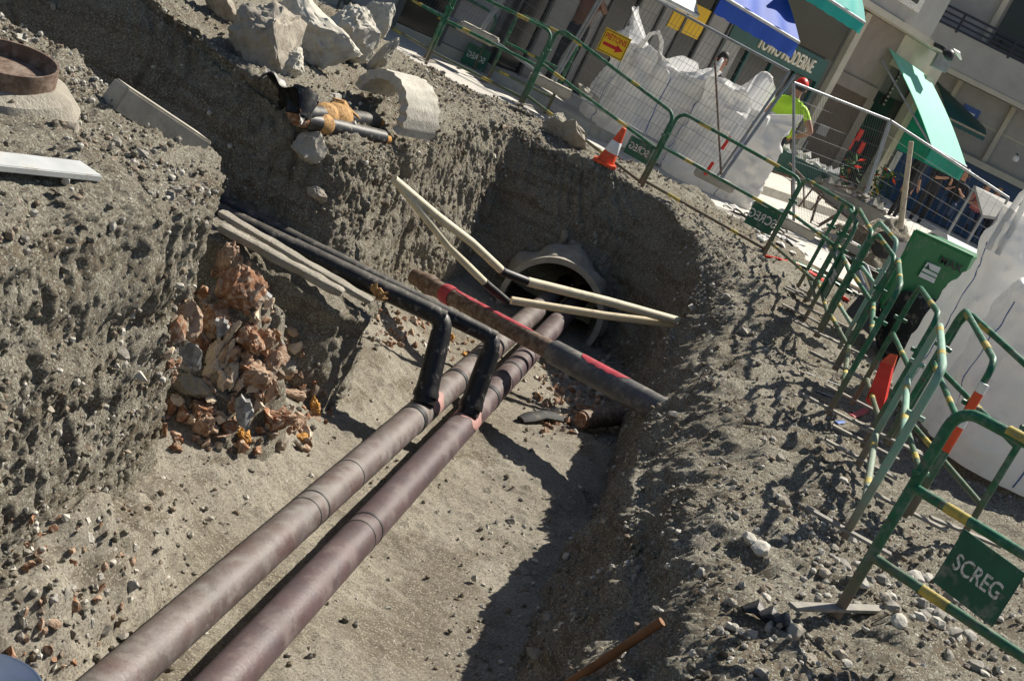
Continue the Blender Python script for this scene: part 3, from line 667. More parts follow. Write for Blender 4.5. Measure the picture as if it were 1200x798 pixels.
# cut black pipe ends beside it
def stub(a, b, r, label, wrap=None):
    a, b = V(a), V(b); d = b - a
    t = thing('cut_pipe', label, 'pipe', a, group='cut black pipe ends on the far bank')
    part('casing', MB().tube([a, a + d * .3, a + d * .7, b], [r, r * 1.02, r, r], 20), 'black', t)
    part('pipe_end', MB().tube([b - d * .02, b + d * .10], [r * .55, r * .5], 14), 'foam_orange', t)
    part('foam_core', MB().tube([a - d * .08, a], [r * .8, r * .95], 14), 'foam_rust', t)
    if wrap:
        mb = MB()
        for (s, rr) in wrap:
            mb.tube([a + d * (s - .07), a + d * (s - .03), a + d * (s + .04), a + d * (s + .08)], [r * .95, r * rr, r * (rr + .06), r * .96], 18)
        part('paper_wrap', mb, 'tape_brown', t)
    return t
stub(hit(352, 133, .07), hit(438, 143, .08), .075, 'upper cut black pipe with torn brown wrapping', [(.3, 1.35), (.42, 1.5), (.5, 1.3)])
stub(hit(356, 141, .06), hit(447, 162, .05), .068, 'lower cut black pipe lying in front of the wrapped one', [(.22, 1.2)])
mb = MB(); c0 = hit(330, 112, .1)
def sheetfn(u, v):
    p = c0 + V((-.18 + .42 * u, -.12 + .3 * v, .03 + .10 * math.sin(u * 4 + v * 3) + .05 * math.sin(u * 11) * math.cos(v * 7))); return p
mb.grid(sheetfn, 24, 18); m = len(mb.v); mb.grid(lambda u, v: sheetfn(u, v) - V((0, 0, .012)), 24, 18)
single('plastic_sheet', mb, 'black', 'crumpled black plastic sheet beside the cut black pipes', 'plastic sheet')
c0 = hit(352, 118, .15)
single('pipe_shell', MB().tube([c0 + V((-.0, .05, .08)), c0 + V((.01, .0, .0)), c0 + V((.03, -.06, -.1))], [.10, .115, .09], 18, flat=.5), 'black', 'black curved offcut of pipe shell standing by the wrapped pipe', 'pipe shell')
c0 = hit(384, 120, .15)
mb = MB()
for k in range(9):
    a = c0 + V((random.uniform(-.12, .1), random.uniform(-.05, .05), random.uniform(-.05, .06))); mb.tube([a, a + V((.09, 0, random.uniform(.0, .04))), a + V((.2, .01, random.uniform(-.09, .0)))], [.02, .045, .015], 7, flat=.4)
single('torn_wrapping', mb, 'tape_brown', 'torn brown paper wrapping bunched over the cut black pipe', 'wrapping')

# foam and rubble heap against the left wall
G_F = 'rusty foam insulation rubble by the left wall'
def lump(px, py, Y, size, seed, mat, label, rot=None, flat=(1, 1, .8), pts=22, rough=.16, sub=7):
    place_rock(rock_mesh('foam_chunk', mat, seed, pts, sub, rough, flat), 'foam_chunk', hit(px, py, min(size) * .15), size, label, 'foam chunk', G_F, rot)
LUMPS = [
 (284, 338, 8.75, (.15, .14, .19), 'foam_rust', 'large rusty lump topping the foam rubble heap'),
 (268, 300, 8.65, (.10, .09, .16), 'foam_pale', 'pale flaky top of the rubble heap beside the block of earth'),
 (255, 375, 8.4, (.11, .10, .10), 'foam_rust', 'round rust brown lump under the grey faced one'),
 (232, 395, 8.2, (.11, .1, .1), 'foam_rust', 'rusty lump between the two grey broken faces'),
 (218, 375, 8.2, (.09, .09, .13), 'foam_pale', 'pale lump tucked against the block of earth'),
 (290, 395, 8.6, (.10, .10, .12), 'foam_rust', 'dark rust lump below the largest one'),
 (308, 400, 8.8, (.07, .07, .13), 'foam_pale', 'long pale lump at the right of the heap'),
 (318, 425, 8.8, (.06, .06, .11), 'foam_pale', 'narrow cream streaked lump at the right edge of the heap'),
 (298, 440, 8.6, (.12, .10, .12), 'foam_pale', 'broken pale and rust lump in the middle of the heap'),
 (340, 460, 8.75, (.12, .09, .08), 'foam_pale', 'bent pale lump next to the orange chunk'),
 (238, 480, 8.1, (.12, .08, .08), 'foam_rust', 'knobbly brown lump low on the left of the heap'),
 (242, 498, 8.05, (.07, .07, .09), 'foam_pale', 'round nut brown lump under the knobbly one'),
 (325, 490, 8.5, (.12, .1, .09), 'foam_rust', 'folded rust lump at the foot of the heap'),
 (346, 500, 8.5, (.06, .06, .07), 'foam_pale', 'small cream lump by the heap foot'),
 (340, 430, 9.1, (.13, .06, .06), 'mortar', 'grey stone leaning behind the heap'),
 (225, 450, 8.05, (.16, .10, .12), 'mortar', 'earth covered stone at the left of the cream foam'),
 (285, 510, 8.2, (.05, .06, .05), 'foam_orange', 'orange flake at the heap foot under the grey slab'),
 (352, 512, 8.4, (.045, .05, .05), 'foam_orange', 'tan flake at the foot of the heap near the floor'),
]
for i, (px, py, Y, sz, mat, lb) in enumerate(LUMPS): lump(px, py, Y, tuple(q * 1.15 for q in sz), 200 + i, mat, lb)
lump(371, 483, 8.75, (.065, .07, .13), 260, 'foam_orange', 'orange yellow chunk leaning at the right end of the heap', rot=(.2, -.5, .3), flat=(.8, .8, 1.2))
for i in range(280):
    px = random.uniform(195, 385); py = random.uniform(300, 528)
    if py < 290 + abs(px - 285) * 1.1 + max(0, px - 320) * .9: continue
    Y = 8.0 + (px - 215) / 150 * .9 + random.uniform(-.15, .1) + (515 - py) / 400
    s = random.uniform(.02, .075) * random.choice((.7, 1, 1)); mat = random.choice(['foam_rust', 'foam_pale', 'foam_pale', 'foam_cream', 'foam_rust', 'stone_brown'])
    place_rock(rock_mesh('foam_crumb', mat, 400 + i, random.choice((8, 11, 16)), 2, .2), 'foam_crumb', hit(px, py, s * .3), (s, s, s * random.uniform(.8, 1.8)), 'rust and cream crumb of foam in the rubble heap by the left wall', 'foam chunk', 'small foam crumbs in the left heap')
c0 = hit(258, 425, .05); t = thing('foam_spill', 'cream coloured folds of set foam running down the rubble heap', 'foam spill', c0)
for k, (px, py, sx, sz) in enumerate([(244, 392, .035, .10), (252, 412, .045, .12), (262, 420, .04, .13), (270, 438, .045, .11), (258, 446, .05, .10), (279, 452, .03, .08), (266, 398, .03, .09), (247, 432, .04, .08)]):
    o = bpy.data.objects.new('foam_fold', rock_mesh('foam_fold', 'foam_cream', 270 + k, 26, 6, .22, (1, 1, 1))); S.collection.objects.link(o); o.parent = t
    o.location = hit(px, py, .03) - c0; o.scale = (sx, sx, sz); o.rotation_euler = (random.uniform(-.3, .3), .25 + random.uniform(-.3, .3), k)
def plate(pxs, Y, mat, label, th=.03):
    c_ = sum((hit(x, y) for (x, y, dy) in pxs), V((0, 0, 0))) / len(pxs); P = [aty(x, y, c_.y - .15 + dy) for (x, y, dy) in pxs]; n = len(P); nn = (P[1] - P[0]).cross(P[2] - P[0]).normalized(); nn = nn if nn.y > 0 else -nn
    P2_ = []
    for i in range(n):
        a, b = P[i], P[(i + 1) % n]
        for k in range(4): P2_.append(a + (b - a) * (k / 4) + (b - a).cross(nn).normalized() * random.uniform(-.010, .010) + nn * random.uniform(-.006, .006))
    P = P2_; n = len(P); mb = MB(); mb.add(P + [p + nn * th for p in P], [tuple(range(n))] + [tuple(range(2 * n - 1, n - 1, -1))] + [(i, (i + 1) % n, (i + 1) % n + n, i + n) for i in range(n)])
    single('concrete_flake', mb, mat, label, 'concrete flake', 'flat grey broken faces in the foam heap', smooth=False)
plate([(262, 330, 0), (275, 322, 0), (297, 326, .02), (302, 340, .03), (318, 350, .06), (313, 362, .04), (292, 368, .0), (278, 362, -.02), (272, 346, 0)], 8.52, 'grey_face', 'grey flat broken face high in the foam heap', .05)
plate([(200, 398, 0), (210, 402, 0), (224, 401, .03), (238, 410, .04), (236, 425, .04), (224, 431, 0), (208, 425, 0)], 8.0, 'grey_face', 'grey flat broken face at the left of the cream foam', .05)
plate([(274, 475, 0), (282, 466, 0), (296, 475, .04), (297, 486, .05), (289, 507, .0), (280, 495, 0)], 8.12, 'grey_face', 'grey wedge shaped slab low in the foam heap', .04)
plate([(250, 378, 0), (262, 374, 0), (268, 386, .02), (256, 398, 0)], 8.3, 'grey_face', 'small grey broken face in the middle of the foam heap', .04)
# rubble by the twin pipes, left and right
def rubble(n, box, Yf, smin, smax, mats, label, group, name='rubble_piece'):
    pool = [rock_mesh(name, m, 700 + i * 7 + len(group), 13, 1, .14) for i, m in enumerate(mats * 2)]
    for i in range(n):
        px = random.uniform(box[0], box[2]); py = random.uniform(box[1], box[3]); s = random.uniform(smin, smax) * random.choice((.6, .8, 1))
        p = Yf(px, py); place_rock(random.choice(pool), name, p, (s, s * random.uniform(.6, 1), s * random.uniform(.5, .9)), label, 'rubble', group, (random.uniform(0, 6), random.uniform(0, 6), random.uniform(0, 6)))
rubble(75, (440, 360, 515, 408), lambda x, y: hit(x, y, random.uniform(-.01, .04)), .03, .075, ['foam_rust', 'foam_pale', 'foam_pale', 'stone_pale'], 'rust and cream foam rubble left of the grey pipe', 'foam rubble beside the grey pipe')
rubble(95, (632, 425, 722, 508), lambda x, y: hit(x, y, random.uniform(-.01, .03)), .035, .10, ['foam_rust', 'foam_pale', 'stone_pale', 'foam_pale', 'foam_rust'], 'rust and white foam rubble right of the plum pipe', 'foam rubble beside the plum pipe')
rubble(22, (500, 395, 560, 425), lambda x, y: hit(x, y, random.uniform(0, .02)), .03, .07, ['foam_orange', 'foam_rust', 'stone_pale'], 'orange foam rubble between the risers and the grey pipe', 'foam rubble behind the risers')
a = atz(682, 492, -1.52); b = atz(738, 486, -1.45)
t = thing('rusty_pipe_piece', 'short rusty broken pipe lying at the foot of the right bank', 'pipe', a)
part('shell', MB().tube([a, a + (b - a) * .5, b], [.085, .088, .085], 20), 'rust_steel', t); part('broken_end', MB().tube([a - (b - a) * .04, a + (b - a) * .05], [.07, .08], 16), 'foam_rust', t)
a = atz(610, 492, -1.66); b = atz(655, 490, -1.63); mb = MB(); mb.tube([a, a + (b - a) * .2 + V((0, 0, .02)), a + (b - a) * .5 + V((0, .03, .03)), a + (b - a) * .75 + V((0, -.01, .03)), b], [.045, .07, .06, .075, .06], 9, flat=.55)
single('black_offcut', mb, 'rubber', 'black offcut of pipe jacket on the trench floor right of the pipes', 'offcut')

# beam, metal plank, manhole frame on the left block
def beam(a, b, w, h, mat, name, label, cat, bev=.008):
    a, b = V(a), V(b); d = b - a; x = d.normalized(); y = V((0, 0, 1)).cross(x).normalized(); z = x.cross(y); R = Matrix((x, y, z)).transposed()
    return single(name, MB().box((a + b) / 2, (d.length, w, h), R, bev=bev), mat, label, cat)
beam(hit(130, 124) + V((-.03, .06, .05)), hit(222, 170) + V((.02, .10, -.02)), .15, .15, 'concrete', 'concrete_beam', 'square concrete beam jutting over the edge of the earth block', 'beam', .012)
beam(hit(-40, 185, .05), hit(106, 201, .04), .15, .03, 'zinc', 'metal_plank', 'pale flat metal bar lying on the left earth block', 'metal bar', .004)
c0 = hit(-32, 104); c0 = c0 + V((0, .26, .06))
t = thing('manhole_frame', 'rusty round manhole frame with a red rim on a concrete collar', 'manhole frame', c0)
mb = MB(); R0 = .25
mb.lathe([(R0 - .03, .0), (R0, .0), (R0, .09), (R0 - .012, .09), (R0 - .03, .02)], 40, (-.1, -.16, 1), c0); part('ring', mb, 'rust_steel', t)
part('red_rag', MB().tube([c0 + V((-.14, -.215, .02)), c0 + V((-.06, -.255, .035)), c0 + V((.05, -.262, .03))], [.02, .035, .015], 10, flat=.3), 'red_paint', t)
mb = MB(); mb.lathe([(R0 + .10, -.22), (R0 + .13, -.12), (R0 + .09, -.03), (R0 + .01, .0), (R0 - .05, .01), (.05, .01)], 48, (-.1, -.16, 1), c0)
mb.v = [tuple(V(p) + V((1, 1, .6)) * float(.018 * vn(np.array([p]), 9, 5)[0])) for p in mb.v]
part('collar', mb, 'mortar', t)
# broom handle on the right bank, blue rim in the corner
a = hit(640, 818, .62); b = hit(776, 728, .24)
single('tool_handle', MB().tube([a, a + (b - a) * .5, b], [.019, .02, .02], 14), 'wood', 'brown wooden tool handle lying on the shaded right bank', 'handle')
c0 = aty(-6, 812, 4.9)
t = thing('blue_tub', 'rim of a dark blue plastic tub at the bottom left corner', 'tub', c0 - V((0, 0, .2)))
part('body', MB().lathe([(.13, -.2), (.155, .0), (.16, .06), (.145, .06), (.13, .0), (.11, -.18)], 28, None, c0), 'denim', t)
part('rim', MB().lathe([(.16, .045), (.172, .05), (.172, .065), (.16, .07), (.15, .065)], 28, None, c0), 'denim', t)

# loose stones: individuals first, the small gravel as stuff
allP = np.concatenate([s[0] for s in SURF]); allN = np.concatenate([s[1] for s in SURF])
d_ = allP - EYE; w_ = d_ @ FW; u_ = (d_ @ RT) / w_ * FPX; v_ = -(d_ @ UP) / w_ * FPX
sx_ = 600 + u_ * math.cos(ROLL) - v_ * math.sin(ROLL); sy_ = 399 + u_ * math.sin(ROLL) + v_ * math.cos(ROLL)
vis = (w_ > 1) & (sx_ > -60) & (sx_ < 1260) & (sy_ > -60) & (sy_ < 860)
idx = np.nonzero(vis)[0]; seg_of = np.concatenate([np.full(len(s[0]), i) for i, s in enumerate(SURF)])
reg = np.ones(len(idx)); q = allP[idx]
right = (q[:, 0] > 1.2) & (q[:, 2] > -.5); reg[right] = 2.2; fl_ = seg_of[idx] == 2; reg[fl_] = .22; reg[fl_ & ((q[:, 0] > .35) | (q[:, 0] < -.95))] = 1.0; reg[right & (q[:, 1] < 8)] = 3.5
reg[allN[idx][:, 2] < .4] *= .45; reg[(q[:, 0] < -1.0) & (q[:, 1] < 8.2)] *= 1.6
reg *= 1.0 + 1.2 * vn(q, 1.3, 77); reg = np.clip(reg, .02, None)
stone_pool = [rock_mesh('stone', m, 900 + i, 14, 1, .10, (1, .8, .6)) for i, m in enumerate(['stone_pale', 'stone_grey', 'stone_grey', 'stone_pale', 'stone_brown', 'boulder'])]
pick = rng.choice(idx, 210, replace=False, p=reg / reg.sum())
for i in pick:
    p = allP[i]; s = 0.022 + 0.05 * random.random() ** 2.2
    zone = 'trench floor' if seg_of[i] == 2 else ('right bank' if p[0] > 0.3 and p[1] < 15.5 else ('left earth wall' if p[1] < 9 else 'far bank'))
    place_rock(random.choice(stone_pool), 'stone', V(p + allN[i] * s * .25), (s, s, s), 'loose grey stone lying on the ' + zone, 'stone', 'loose stones on the ' + zone)
nP = 34000
pick = rng.choice(idx, nP, p=reg / reg.sum())
ico = bmesh.new(); bmesh.ops.create_icosphere(ico, subdivisions=1, radius=1); IV = np.array([v.co for v in ico.verts]); IF = np.array([[v.index for v in f.verts] for f in ico.faces]); ico.free()
for mat, part_idx in zip(['stone_pale', 'stone_grey', 'soil', 'stone_brown'], np.array_split(pick, [6000, 13000, 27000])):
    n = len(part_idx); s = (0.0045 + 0.021 * rng.random(n) ** 3.2)[:, None, None]
    vv = IV[None] * (1 + .35 * (rng.random((n, 12, 1)) - .5)) * (0.55 + .6 * rng.random((n, 1, 3))) * s
    a = rng.random(n) * 6.28; ca, sa = np.cos(a)[:, None], np.sin(a)[:, None]
    vv = np.stack([vv[..., 0] * ca - vv[..., 1] * sa, vv[..., 0] * sa + vv[..., 1] * ca, vv[..., 2]], 2)
    c = allP[part_idx] + allN[part_idx] * (s[:, 0] * .3) + rng.normal(size=(n, 3)) * .008
    vv = vv + c[:, None, :]; F = (IF[None] + (np.arange(n) * 12)[:, None, None]).reshape(-1, 3)
    g = np_mesh('gravel', vv.reshape(-1, 3), F, mat); g.data.polygons.foreach_set('use_smooth', np.zeros(len(g.data.polygons), bool))
    tag(g, {'stone_pale': 'pale small gravel strewn over the banks', 'stone_grey': 'grey small gravel strewn over the banks', 'soil': 'crumbs of dry earth strewn over the banks', 'stone_brown': 'brown small gravel strewn over the banks'}[mat], 'gravel', kind='stuff')

rubble(120, (10, 590, 165, 790), lambda x, y: hit(x, y, random.uniform(-.01, .015)), .015, .05, ['foam_rust', 'stone_brown', 'stone_grey', 'stone_pale', 'foam_pale'], 'red brown and grey broken stone at the foot of the left earth wall', 'broken stone at the foot of the left wall', 'broken_stone')
rubble(40, (560, 560, 700, 690), lambda x, y: hit(x, y, random.uniform(-.01, .01)), .015, .045, ['stone_pale', 'stone_grey', 'boulder'], 'grey broken stone along the right edge of the trench floor', 'broken stone along the right edge of the floor', 'broken_stone')
rubble(26, (655, 262, 705, 318), lambda x, y: hit(x, y, random.uniform(-.02, .02)), .04, .11, ['mortar', 'mortar', 'concrete'], 'clod of pale clay fallen over the culvert mouth', 'clods of clay above the culvert', 'clod')
rubble(40, (640, 395, 760, 440), lambda x, y: hit(x, y, random.uniform(-.01, .02)), .03, .09, ['mortar', 'boulder', 'stone_brown'], 'clod of earth fallen at the foot of the end wall', 'clods at the foot of the end wall', 'clod')

pool = [rock_mesh('cobble', m, 980 + i, 30, 2, .06, (1, .8, .65)) for i, m in enumerate(['stone_pale', 'stone_grey', 'stone_grey', 'boulder'])]
for i in range(70):
    px = random.gauss(1085, 55); py = 690 + (px - 1030) * .42 + random.gauss(0, 22); s = .018 + .05 * random.random() ** 2
    if px > 1200 or px < 960: continue
    place_rock(random.choice(pool), 'cobble', hit(px, py, s * .3), (s, s, s), 'pale rounded cobble lying under the nearest barrier', 'stone', 'pale cobbles under the nearest barrier')
for i in range(36):
    px = random.uniform(840, 1000); py = random.uniform(560, 790); s = .018 + .05 * random.random() ** 2.5
    place_rock(random.choice(pool), 'cobble', hit(px, py, s * .3), (s, s, s), 'grey rounded cobble on the crest of the right bank left of the nearest barrier', 'stone', 'cobbles on the crest of the right bank')
for k, (px, py, q) in enumerate([(888, 722, .07), (905, 728, .06), (920, 735, .05)]):
    c0 = hit(px, py, .03); single('black_scrap', MB().tube([c0 + V((-q, 0, 0)), c0 + V((-.02, .02, .03)), c0 + V((q, -.01, .0))], [.02, q * .7, .02], 8, flat=.5), 'black', ['larger', 'middle', 'smallest'][k] + ' scrap of black plastic on the right bank near the foot of the nearest barrier', 'plastic scrap')

rubble(70, (330, 520, 640, 790), lambda x, y: hit(x, y, random.uniform(-.006, .004)), .008, .03, ['stone_pale', 'stone_grey', 'boulder', 'stone_brown'], 'small broken stone trodden into the trench floor', 'small stones trodden into the trench floor', 'floor_stone')
rubble(60, (628, 440, 700, 500), lambda x, y: hit(x, y, .02), .03, .085, ['foam_rust', 'foam_pale', 'stone_pale', 'foam_cream'], 'rust and white foam rubble right of the plum pipe', 'foam rubble beside the plum pipe')
# ------------------------------------------------------------------ green and yellow barriers
G_R = 'green and yellow barriers round the dig'
def barrier(a, b, label, sign=None, h=1.0, r=.021, rails=(.60, .22), bands=True, pale=False, seed=0, foot=.5, ta=None):
    a, b = V(a), V(b); L = (V((b.x, b.y, 0)) - V((a.x, a.y, 0))).length; rz = math.atan2(b.y - a.y, b.x - a.x); sl_ = (b.z - a.z) / L
    t = thing('barrier', label, 'barrier', a, rz, G_R, local=True); R = random.Random(seed)
    zz = lambda x, z: z + sl_ * x
    cr = .11; path = [(0, 0, zz(0, -.03)), (0, 0, zz(0, .5)), (0, 0, zz(0, h - cr))]
    path += [(cr - cr * math.cos(q), 0, zz(0, h - cr) + cr * math.sin(q)) for q in np.linspace(.25, PI / 2, 5)]
    path += [(L * .5, 0, zz(L * .5, h))]
    path += [(L - cr + cr * math.sin(q), 0, zz(L, h - cr) + cr * math.cos(q)) for q in np.linspace(0, PI / 2 - .25, 5)] + [(L, 0, zz(L, h - cr)), (L, 0, zz(L, .5)), (L, 0, zz(L, -.03))]
    gm = 'green_pale' if pale else 'green'
    part('frame', MB().tube(path, r, 10, upv=(0, 1, 0)), gm, t)
    for z in rails:
        rl = part('rail', MB().tube([(0, 0, zz(0, z)), (L * .5, 0, zz(L / 2, z)), (L, 0, zz(L, z))], r * .9, 10), gm, t)
    for z, rr in ((h, r), *[(q, r * .9) for q in rails]):
        for k in ((R.uniform(.15, .25), R.uniform(.65, .8)) if L > 1.35 else (R.uniform(.2, .7),)):
            w = R.uniform(.05, .085); x0 = k * L
            part('yellow_band', MB().tube([(x0 - w, 0, zz(x0 - w, z)), (x0 + w, 0, zz(x0 + w, z))], rr * 1.06, 10), 'yellow', t)
    for x in (0, L):
        part('foot', MB().box((x, 0, zz(x, 0.012)), (.05, foot, .016)), 'foot_steel', t)
        part('hinge_lug', MB().tube([(x, -.05, zz(x, .72)), (x, .05, zz(x, .72))], .016, 8), gm, t)
    if sign:
        x0, x1, z0, z1, txt, rev, ts = sign
        if rev and seed in (4, 5): x0, x1 = L - .36, L - .03
        pl_ = part('sign_plate', MB().box(((x0 + x1) / 2, -.003, zz((x0 + x1) / 2, (z0 + z1) / 2)), (x1 - x0, .012, z1 - z0), bev=.003), 'plate_green', t)
        c = ((x0 + x1) / 2, -.010 if not rev else -.003, zz((x0 + x1) / 2, (z0 + z1) / 2))
        te = text('lettering', txt, ts * 1.15, 'white_paint', t, c, (1, 0, 0) if not rev else (-1, 0, 0), (0, 0, 1), depth=.002 if not rev else .0085, sx=.78)
        te.parent = pl_; te['local'] = 1
    return t
bp = lambda px, py, Y=None: (aty(px, py, Y) if Y else hit(px, py))
A0 = (498, 72); A1 = (605, 126)
barrier(bp(395, 10, 19.2), bp(497, 70, 18.6), 'far left green barrier, its foot behind the flat stone on edge', seed=1, rails=(.58, .14))
barrier(bp(500, 73, 18.0), bp(606, 127, 17.7), 'green barrier between the arched shell and the tall mesh fence', None, seed=2, rails=(.56, .14))
barrier(bp(461, 49, 20.2), bp(548, 96, 20.4), 'rear green barrier standing behind the far left pair', (.95, 1.3, .2, .5, 'SCREG', True, .1), seed=3, rails=(.58, .14))
barrier(bp(612, 123, 17.6), bp(745, 224, 16.9), 'green barrier in front of the large white bags, before the traffic cone', (1.24, 1.56, .30, .52, 'SCREG', True, .10), seed=4, rails=(.54, .12))
barrier(bp(750, 223, 16.8), bp(891, 303, 16.5), 'green barrier with a dark plate in front of the man in the yellow vest', (1.08, 1.50, .27, .54, 'SCREG', True, .125), seed=5, rails=(.56, .12))
barrier(bp(570, 96, 19.6), bp(640, 131, 19.4), 'distant green barrier by the shopfront left of the tall fence', seed=6, rails=(.58, .2))
barrier(bp(893, 303, 16.2), bp(944, 351, 14.3), 'green barrier at the corner of the dig beside the red strip', seed=7, rails=(.6, .2), r=.020)
barrier(bp(947, 350, 14.2), bp(957, 391, 12.7), 'green barrier end on, second round the corner of the dig', (.45, 1.0, .22, .58, 'SCREG', False, .15), seed=8, rails=(.6, .2), r=.020)
barrier(bp(960, 392, 12.6), bp(979, 429, 11.75), 'pale topped green barrier next to the green machine', seed=9, rails=(.6, .2), r=.020)
barrier(bp(981, 430, 11.7), bp(972, 481, 10.0), 'green barrier end on with the leaning orange sheet behind it', seed=10, rails=(.6, .2), r=.021)
barrier(bp(1008, 540, 9.0), bp(992, 624, 7.35), 'worn pale green barrier end on, next to the nearest one', seed=11, rails=(.6, .2), r=.023, pale=True)
pN = V((1.83, 6.12, -.02)); barrier(pN, (2.98, 5.02, .10), 'nearest green barrier at the right edge with a large lettered plate', (.30, .62, .335, .60, 'SCREG', False, .09), h=1.06, r=.026, rails=(.65, .29), seed=12, foot=.75)
barrier(bp(1040, 515, 9.5), bp(1062, 600, 8.1), 'green barrier with orange and white tape on its post', seed=13, rails=(.6, .2), r=.021)
tb = barrier(bp(1043, 517, 9.55), bp(1130, 625, 8.35), 'green barrier standing before the right white bags', seed=14, rails=(.6, .2), r=.021)
barrier(bp(934, 338, 14.9), bp(944, 372, 13.6), 'green barrier overlapping the corner one, leaning against the red strip', seed=21, rails=(.6, .2), r=.020)
barrier(bp(966, 372, 13.3), bp(985, 405, 12.4), 'dull green barrier pushed behind the pale topped one beside the black tyre', seed=22, rails=(.6, .2), r=.020, pale=True)
barrier(bp(1000, 470, 10.9), bp(1013, 520, 9.6), 'green barrier overlapping the end on row just behind the orange sheet', seed=23, rails=(.6, .2), r=.021)
tp = thing('reflective_post', 'slim post with orange and white reflective bands beside the taped barrier', 'marker post', bp(1064, 602, 8.05))
o_ = world_loc(tp); tip = o_ + V((.0, .02, 1.0))
for (s0, s1, mt, nm) in ((0, .42, 'green', 'post'), (.42, .58, 'orange', 'orange_band'), (.58, .66, 'white', 'white_band'), (.66, .80, 'orange', 'orange_band'), (.80, .86, 'white', 'white_band')):
    part(nm, MB().tube([o_ + (tip - o_) * s0, o_ + (tip - o_) * s1], .027, 10), mt, tp)
# red and green bits by the corner barriers
def ribbon(pts, w, mat, name, label, cat, group=None):
    return single(name, MB().tube([V(p) for p in pts], w, 8, flat=.25), mat, label, cat, group)
ribbon([hit(895, 300, .03), hit(910, 303, .05), hit(932, 309, .03)], .06, 'red_plastic', 'plastic_strip', 'red plastic strip on the bank at the corner barrier', 'plastic strip', 'red plastic strips by the corner barriers')
ribbon([hit(948, 318, .06), hit(964, 328, .08), hit(990, 350, .06)], .07, 'red_plastic', 'plastic_strip', 'longer red plastic strip behind the end on barriers', 'plastic strip', 'red plastic strips by the corner barriers')
ribbon([hit(930, 306, .03), hit(958, 318, .06), hit(1005, 346, .05)], .05, 'machine_green', 'plastic_board', 'flat green board lying behind the end on barriers', 'board')
ribbon([hit(998, 487, .02), hit(1008, 484, .03), hit(1016, 480, .02)], .03, 'red_paint', 'torn_tape', 'torn scrap of pink red tape at the foot of the end on barrier', 'tape')
ribbon([hit(980, 495, .01), hit(990, 494, .015)], .02, 'bag_blue', 'torn_tape', 'tiny blue scrap of plastic on the right bank', 'tape')
for k, (x0, y0, x1, y1) in enumerate([(945, 437, 985, 452), (957, 458, 978, 466), (1020, 505, 1035, 520)]):
    single('steel_strip', MB().tube([hit(x0, y0, .02), hit(x1, y1, .02)], .014, 6, flat=.4), 'galv', ['long', 'middle', 'short'][k] + ' flat steel strip on the dirt by the end on barriers', 'steel strip')

# ------------------------------------------------------------------ traffic cones
def cone(c, h, label, lean=(0, 0, 1), bands=True):
    t = thing('traffic_cone', label, 'traffic cone', c); ax_ = V(lean).normalized(); k = h
    part('base', MB().box(V(c) + V((0, 0, .02)), (.30 * k / .5, .30 * k / .5, .035), bev=.01), 'orange', t)
    rp = lambda z: (.115 - .085 * z) * k / .5
    part('body', MB().lathe([(rp(0) + .0, .02), (rp(.35), .35 * k), (rp(.75), .75 * k), (rp(1.), k), (rp(1) * .6, k + .005)], 24, ax_, c), 'orange', t)
    if bands:
        part('white_band', MB().lathe([(rp(.34) + .001, .34 * k), (rp(.36) + .005, .36 * k), (rp(.62) + .005, .62 * k), (rp(.64) + .001, .64 * k)], 24, ax_, c), 'white', t)
    return t
cone(hit(708, 193), .46, 'orange traffic cone with a white band in front of the large white bag', (.05, 0, 1))
c0 = bp(1018, 475, 10.4); t = thing('folded_cone', 'bright orange red squashed cone leaning behind the end on barriers', 'traffic cone', c0)
mb = MB(); mb.hexa([aty(1014, 470, 10.3), aty(1034, 480, 10.35), aty(1046, 428, 10.35), aty(1032, 424, 10.3), aty(1018, 474, 10.6), aty(1036, 484, 10.6), aty(1048, 430, 10.5), aty(1034, 426, 10.5)]); part('body', mb, 'red_plastic', t)
mb = MB(); mb.hexa([aty(1032, 424, 10.29), aty(1047, 429, 10.34), aty(1052, 416, 10.37), aty(1043, 414, 10.33), aty(1034, 425, 10.5), aty(1048, 430, 10.5), aty(1052, 417, 10.45), aty(1045, 415, 10.45)]); part('tip', mb, 'orange', t)

# ------------------------------------------------------------------ tall mesh fence panels
G_H = 'tall mesh fence panels'
def mesh_panel(BL, BR, TL, TR, label, r=.018, nv=46, nh=9, wr=.0018):
    BL, BR, TL, TR = map(V, (BL, BR, TL, TR)); t = thing('mesh_fence', label, 'fence panel', BL, 0, G_H)
    for nm, a, b in (('post', BL, TL), ('post', BR, TR), ('top_tube', TL, TR), ('bottom_tube', BL + (TL - BL) * .06, BR + (TR - BR) * .06)):
        part(nm, MB().tube([a, b], r, 10), 'galv', t)
    mb = MB(); P_ = lambda u, v: (BL * (1 - u) + BR * u) * (1 - v) + (TL * (1 - u) + TR * u) * v
    for k in range(1, nv): mb.tube([P_(k / nv, .06), P_(k / nv, 1)], wr, 4, False)
    for k in range(1, nh): mb.tube([P_(0, .06 + .94 * k / nh), P_(1, .06 + .94 * k / nh)], wr * 1.15, 4, False)
    o = part('wire_mesh', mb, 'wire', t); o['kind'] = 'stuff'
    for x in (BL, BR): part('concrete_block', MB().box(x + V((0, 0, .05)), (.55, .2, .12), bev=.02), 'concrete', t)
    return t
a = aty(645, 105, 19.0); b = aty(835, 215, 18.7)
mesh_panel(a, b, aty(720, -26, 19.0), aty(925, 84, 18.85), 'tall mesh fence panel in front of the white bags, carrying the yellow sign')
a = aty(842, 213, 18.5); single('prop_tube', MB().tube([a, aty(931, 88, 18.8)], .022, 10), 'galv', 'grey steel tube propped beside the leaning fence post', 'steel tube')
